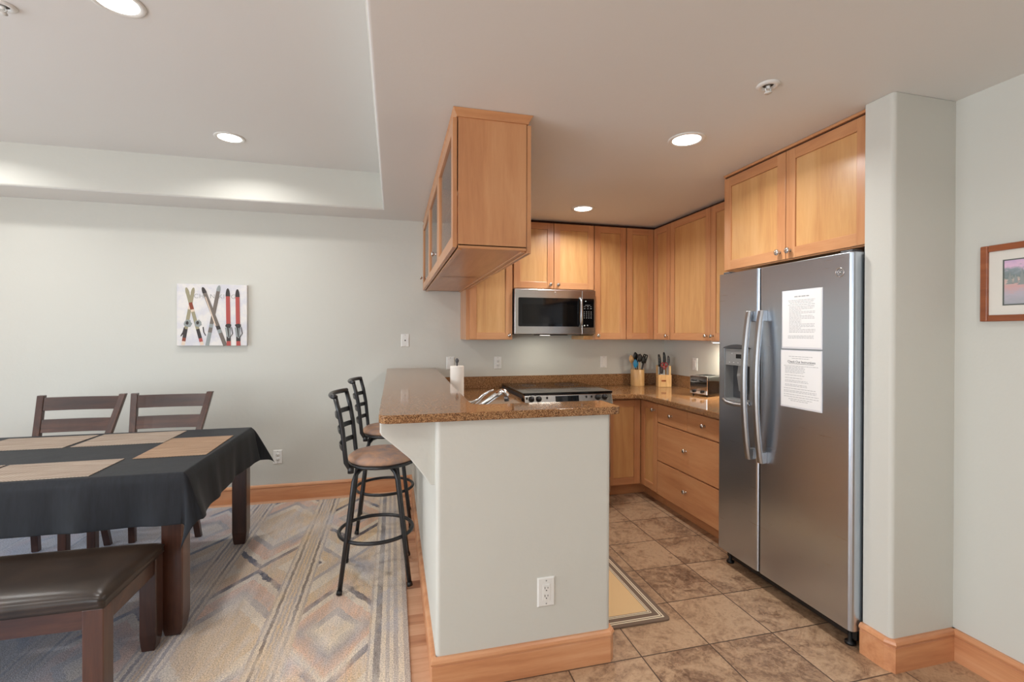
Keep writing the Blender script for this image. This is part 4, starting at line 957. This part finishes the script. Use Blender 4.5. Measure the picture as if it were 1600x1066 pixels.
# tablecloth
D = .235; zt = TZ+.0025
def cloth_pt(sx_, sy_):
    """sx_, sy_: signed sheet coordinates; returns a point of the draped cloth"""
    x = min(max(sx_, TX0-.004), TX1+.004); y = min(max(sy_, TY0-.004), TY1+.004)
    ax, ay = sx_-x, sy_-y
    if ax == 0 and ay == 0: return (x, y, zt)
    r = math.hypot(ax, ay)
    if ax == 0 or ay == 0:
        s_ = x if ax == 0 else y; ph = .9*math.sin(s_*9+1.2)+.6*math.sin(s_*23+.4)+.3*math.sin(s_*41)
        near = min(abs((x if ax == 0 else y)-e) for e in ((TX0, TX1) if ax == 0 else (TY0, TY1)))
        out = .010*min(1, r/.03)+.05*r+(.010*ph)*(r/D)
        out += .05*(r/D)**1.3*math.exp(-(near/.12)**2)*.4
        if ax > 0: out += .17*r*math.exp(-((y-TY0)/.22)**2)
        return (x+(math.copysign(out, ax) if ax else 0), y+(math.copysign(out, ay) if ay else 0), zt-math.sqrt(max(r*r-out*out*.5, 0)))
    phi = math.atan2(abs(ay), abs(ax))
    bulge = math.sin(2*phi)**2
    far_ = 1.0 if (ay > 0) else .45
    if far_ == 1.0: out = .010*min(1, r/.03)+r*(.07+.42*bulge)
    else: out = .010*min(1, r/.03)+r*(.06+.17*math.cos(phi)**2)
    # pinch on both flanks of the fold so that the corner hangs as a cone
    pin = math.sin(4*phi)
    ang = phi+.22*pin*min(1, r/D)
    tip = (r/(1.41*D))**3*bulge**2 if far_ < 1 else 0.0
    return (x+math.copysign(out*math.cos(ang), ax)-math.copysign(.045*tip, ax), y+math.copysign(out*math.sin(ang), ay), zt-math.sqrt(max(r*r-out*out*.8, 0))-.035*tip)
def axis_samples(a, c, n_in):
    out = [a-D+D*i/14 for i in range(14)] + [a-.002] + [a+(c-a)*i/n_in for i in range(n_in+1)] + [c+.002] + [c+D*(i+1)/14 for i in range(14)]
    return out
X_ = axis_samples(TX0, TX1, 90); Y_ = axis_samples(TY0, TY1, 50)
b = MB(); grid = [[b.bm.verts.new(cloth_pt(x, y)) for y in Y_] for x in X_]
for i in range(len(X_)-1):
    for j in range(len(Y_)-1):
        f = b.bm.faces.new([grid[i][j], grid[i+1][j], grid[i+1][j+1], grid[i][j+1]]); f.smooth = True
o = b.build('tablecloth', 'cloth_black', org=((TX0+TX1)/2, 3.0, zt))
md = o.modifiers.new('thickness', 'SOLIDIFY'); md.thickness = .0012; md.offset = 1
md = o.modifiers.new('smooth', 'SUBSURF'); md.levels = 1; md.render_levels = 1
tag(o, 'black cloth draped over the dining table with hanging corner folds', 'tablecloth')
# placemats
PG = 'woven placemats on the black tablecloth'
def placemat(label, x0, x1, y0_, y1_, mat, rot=0):
    c = ((x0+x1)/2, (y0_+y1_)/2, zt+.0018); w, h = (x1-x0)/2, (y1_-y0_)/2
    b = MB(); b.box(-w, w, -h, h, 0, .003); o = b.build('placemat', mat, bevel=.001); o.location = c; o.rotation_euler = (0, 0, rad(rot))
    tag(o, label, 'placemat', PG)
placemat('orange-tan woven placemat at the near right end of the table', -1.292, -.962, 2.785, 3.262, 'woven_y', 1.5)
placemat('woven placemat on the wall side in front of the right chair', -1.757, -1.306, 3.150, 3.490, 'woven_x', 1.5)
placemat('woven placemat on the bench side nearest the cloth corner', -1.792, -1.322, 2.487, 2.789, 'woven_x', 1)
placemat('woven placemat on the wall side in front of the left chair', -2.245, -1.785, 3.140, 3.476, 'woven_x', 0)
placemat('woven placemat on the bench side cut off by the left edge of the frame', -2.272, -1.812, 2.487, 2.789, 'woven_x', 0)
# chairs (built at their own origin, back towards +y)
def lerp(a, c, f): return a+(c-a)*f
def make_chair(loc, label):
    t = thing('dining_chair', label, 'chair', loc, 'ladder-back dining chairs against the wall side of the table')
    L = Vector(loc)
    def P(x, y, z): return (L.x+x, L.y+y, L.z+z)
    path = [(.215, .03, 0), (.200, -.010, .22), (.193, -.035, .44), (.213, .030, .72), (.250, .140, .990)]   # x half width, y, z
    def bar_at(z):
        for (a, c) in zip(path, path[1:]):
            if a[2] <= z <= c[2]: f = (z-a[2])/(c[2]-a[2]); return lerp(a[0], c[0], f), lerp(a[1], c[1], f)
    for s_ in (-1, 1):
        b = MB(); rings = []
        for z in [0, .1, .22, .33, .44, .5, .58, .65, .72, .8, .88, .94, .990]:
            hx, yy = bar_at(z); w, d = .019, .016+.006*math.exp(-((z-.45)/.2)**2)
            rings.append([P(s_*hx+q[0]*w-s_*w, yy+q[1]*d, z) for q in ((-1, -1), (1, -1), (1, 1), (-1, 1))])
        b.loft(rings, None, False); b.build('rear_leg', 'dark_z', t, bevel=.003)
        b = MB(); post(b, L.x+s_*.195, L.y-.40, L.z, L.z+.43, .042, s_, -1, None, .05, .006); b.build('front_leg', 'dark_z', t, bevel=.003)
    for (za, zb_) in ((.893, .976), (.757, .838), (.62, .70)):
        b = MB(); rings = []
        for i in range(9):
            f = i/8*2-1; (h0, y0_), (h1, y1_) = bar_at(za), bar_at(zb_); bow = .014*(1-f*f)
            rings.append([P(f*(h0-.036), y0_+bow-.009, za), P(f*(h1-.036), y1_+bow-.009, zb_), P(f*(h1-.036), y1_+bow+.009, zb_), P(f*(h0-.036), y0_+bow+.009, za)])
        b.loft(rings, None, False); b.build('back_slat', 'dark_x', t, bevel=.002)
    b = MB(); b.box(L.x-.19, L.x+.19, L.y-.41, L.y-.39, L.z+.37, L.z+.43); b.box(L.x-.175, L.x+.175, L.y-.055, L.y-.035, L.z+.37, L.z+.43)
    for s_ in (-1, 1): b.box(L.x+s_*.19-.01, L.x+s_*.19+.01, L.y-.40, L.y-.05, L.z+.37, L.z+.43)
    b.build('seat_frame', 'dark_x', t, bevel=.002)
    b = MB(); b.box(L.x-.21, L.x+.21, L.y-.43, L.y-.055, L.z+.43, L.z+.475); b.build('seat', 'seat_leather', t, bevel=.018, seg=4)
    return t
c0 = make_chair((-1.500, 3.64, ZR), 'dark ladder-back chair behind the table, the right one of the two')
dup(c0, (-2.030, 3.64, ZR), 'dark ladder-back chair behind the table, the left one of the two')
# bench
BX1, BY0, BY1 = -1.012, 1.995, 2.452
t = thing('dining_bench', 'dark wooden bench with brown leather cushion along the near side of the table', 'bench', (-1.7, 2.22, ZR))
BX0 = -2.45
for x in (BX1-.034, BX0+.034):
    for y in (BY0+.034, BY1-.034):
        b = MB(); post(b, x, y, ZR, .425, .066, 1 if x > -1.5 else -1, 1 if y > 2.2 else -1, None, .07, .010); b.build('leg', 'dark_z', t, bevel=.004)
b = MB(); b.box(BX0+.05, BX1-.05, BY0+.010, BY0+.035, .350, .424); b.box(BX0+.05, BX1-.05, BY1-.035, BY1-.010, .350, .424)
for x in (BX0+.022, BX1-.022): b.box(x-.012, x+.012, BY0+.05, BY1-.05, .350, .424)
b.build('seat_frame', 'dark_x', t, bevel=.002)
b = MB(); nx, ny = 60, 26; cxs = [BX0-.004+(BX1-BX0+.008)*i/nx for i in range(nx+1)]; cys = [BY0-.004+(BY1-BY0+.008)*j/ny for j in range(ny+1)]
def cz(i, j):
    dx = min(i, nx-i)/nx*(BX1-BX0); dyy = min(j, ny-j)/ny*(BY1-BY0)
    e = min(dx, dyy); q = (dx*dyy)/(dx+dyy+1e-6)
    return .455+.030*(1-math.exp(-q/.035))+.010*(1-math.exp(-e/.012))
top = [[b.bm.verts.new((cxs[i], cys[j], cz(i, j))) for j in range(ny+1)] for i in range(nx+1)]
for i in range(nx):
    for j in range(ny): b.bm.faces.new([top[i][j], top[i+1][j], top[i+1][j+1], top[i][j+1]])
loop = [top[i][0] for i in range(nx+1)] + [top[nx][j] for j in range(1, ny+1)] + [top[i][ny] for i in range(nx-1, -1, -1)] + [top[0][j] for j in range(ny-1, 0, -1)]
prev_ = loop
for (z, o_) in ((.446, -.004), (.436, -.004), (.4255, .002)):
    cur = []
    for v in loop:
        x, y = v.co.x, v.co.y; mx_, my_ = (BX0+BX1)/2, (BY0+BY1)/2
        sx_ = 1 if abs(x-mx_) > (BX1-BX0)/2-.001 else 0; sy_ = 1 if abs(y-my_) > (BY1-BY0)/2-.001 else 0
        cur.append(b.bm.verts.new((x-math.copysign(o_, x-mx_)*sx_, y-math.copysign(o_, y-my_)*sy_, z)))
    for k in range(len(loop)): b.bm.faces.new([prev_[k], cur[k], cur[(k+1) % len(loop)], prev_[(k+1) % len(loop)]])
    prev_ = cur
b.bm.faces.new(prev_)
b.build('cushion', 'bench_leather', t, smooth=True)
# bar stools (origin between the feet, back towards -x)
def make_stool(loc, label):
    t = thing('bar_stool', label, 'stool', loc, 'black metal bar stools at the bar'); L = Vector(loc)
    def P(x, y, z): return Vector((L.x+x, L.y+y, L.z+z))
    R_ = .2
    for a in (45, 135, 225, 315):
        ca, sa = math.cos(rad(a)), math.sin(rad(a)); b = MB()
        pts = [P(.262*ca, .262*sa, .006), P(.215*ca, .215*sa, .28), P(.180*ca, .180*sa, .50), P(.166*ca, .166*sa, .585), P(.150*ca, .150*sa, .620), P(.120*ca, .120*sa, .640), P(.06*ca, .06*sa, .645)]
        b.tube(pts, [.0125, .0125, .0125, .0125, .0125, .012, .012], 12); lg = b.build('leg', 'black_metal', t)
        b = MB(); b.cyl(P(.2635*ca, .2635*sa, .005), P(.259*ca, .259*sa, .025), .0155, .0145, 12); b.build('foot_cap', 'black_plastic', lg)
    b = MB(); b.tube([P(.206*math.cos(2*PI*k/40), .206*math.sin(2*PI*k/40), .268) for k in range(40)], .0105, 10, closed=True); b.build('footrest_ring', 'black_metal', t)
    b = MB(); b.lathe([(.001, .640), (.10, .640), (.10, .652), (.03, .656), (.03, .662), (.001, .662)], L, 20); b.build('swivel_plate', 'black_metal', t)
    off = .035
    b = MB(); b.lathe([(.001, .660), (.190, .660), (.198, .664), (.198, .672), (.190, .678), (.001, .678)], (L.x+off, L.y, L.z), 40); b.build('seat_rim', 'black_metal', t)
    b = MB(); b.lathe([(.001, .677), (.183, .677), (.192, .688), (.190, .702), (.172, .716), (.12, .726), (.05, .730), (.001, .7305)], (L.x+off, L.y, L.z), 40); b.build('seat', 'seat_suede', t)
    SW = rad(-5)   # the swivel seat and back are turned a little against the legs
    def P(x, y, z): return Vector((L.x+x*math.cos(SW)-y*math.sin(SW), L.y+x*math.sin(SW)+y*math.cos(SW), L.z+z))
    posts = []
    for s_ in (-1, 1):
        pts = [P(-.118, s_*.150, .655), P(-.142, s_*.158, .70), P(-.150, s_*.160, .78), P(-.160, s_*.160, .88), P(-.178, s_*.160, .98), P(-.197, s_*.160, 1.052)]
        posts.append(pts); b = MB(); b.tube(pts, .0125, 12); b.tube([P(-.118, s_*.150, .64), P(-.118, s_*.150, .672)], .017, 12); b.build('back_post', 'black_metal', t)
    def yat(z):
        for a, c in zip(posts[1], posts[1][1:]):
            if a.z-L.z <= z <= c.z-L.z: f = (z-(a.z-L.z))/(c.z-a.z); return (lerp(a.x, c.x, f)-L.x)*math.cos(SW)+(lerp(a.y, c.y, f)-L.y)*math.sin(SW)
    for z in (.775, .865, .950):
        b = MB(); rings = []
        for i in range(11):
            f = i/10*2-1; x = yat(z)-.045*(1-f*f)-.002; h = .014
            rings.append([P(x-.003, f*.166, z-h), P(x-.003-.004, f*.166, z+h), P(x+.003-.004, f*.166, z+h), P(x+.003, f*.166, z-h)])
        b.loft(rings, None, False); b.build('back_slat', 'black_metal', t, bevel=.0015)
    b = MB(); b.tube([P(-.196-.052*math.sin(PI*i/12)**.7, -.163+.326*i/12, 1.060) for i in range(13)], .0135, 12); b.build('top_rail', 'black_metal', t)
    b = MB(); b.tube([P(-.125-.035*math.sin(PI*i/10), -.150+.30*i/10, .668) for i in range(11)], .006, 8, flat=(1, 2)); b.build('lower_rail', 'black_metal', t)
    return t
st = make_stool((-.095, 2.845, ZR), 'nearer black metal bar stool with brown mottled round seat')
dup(st, (-.062, 3.625, ZR), 'farther black metal bar stool beside the back wall', 0)
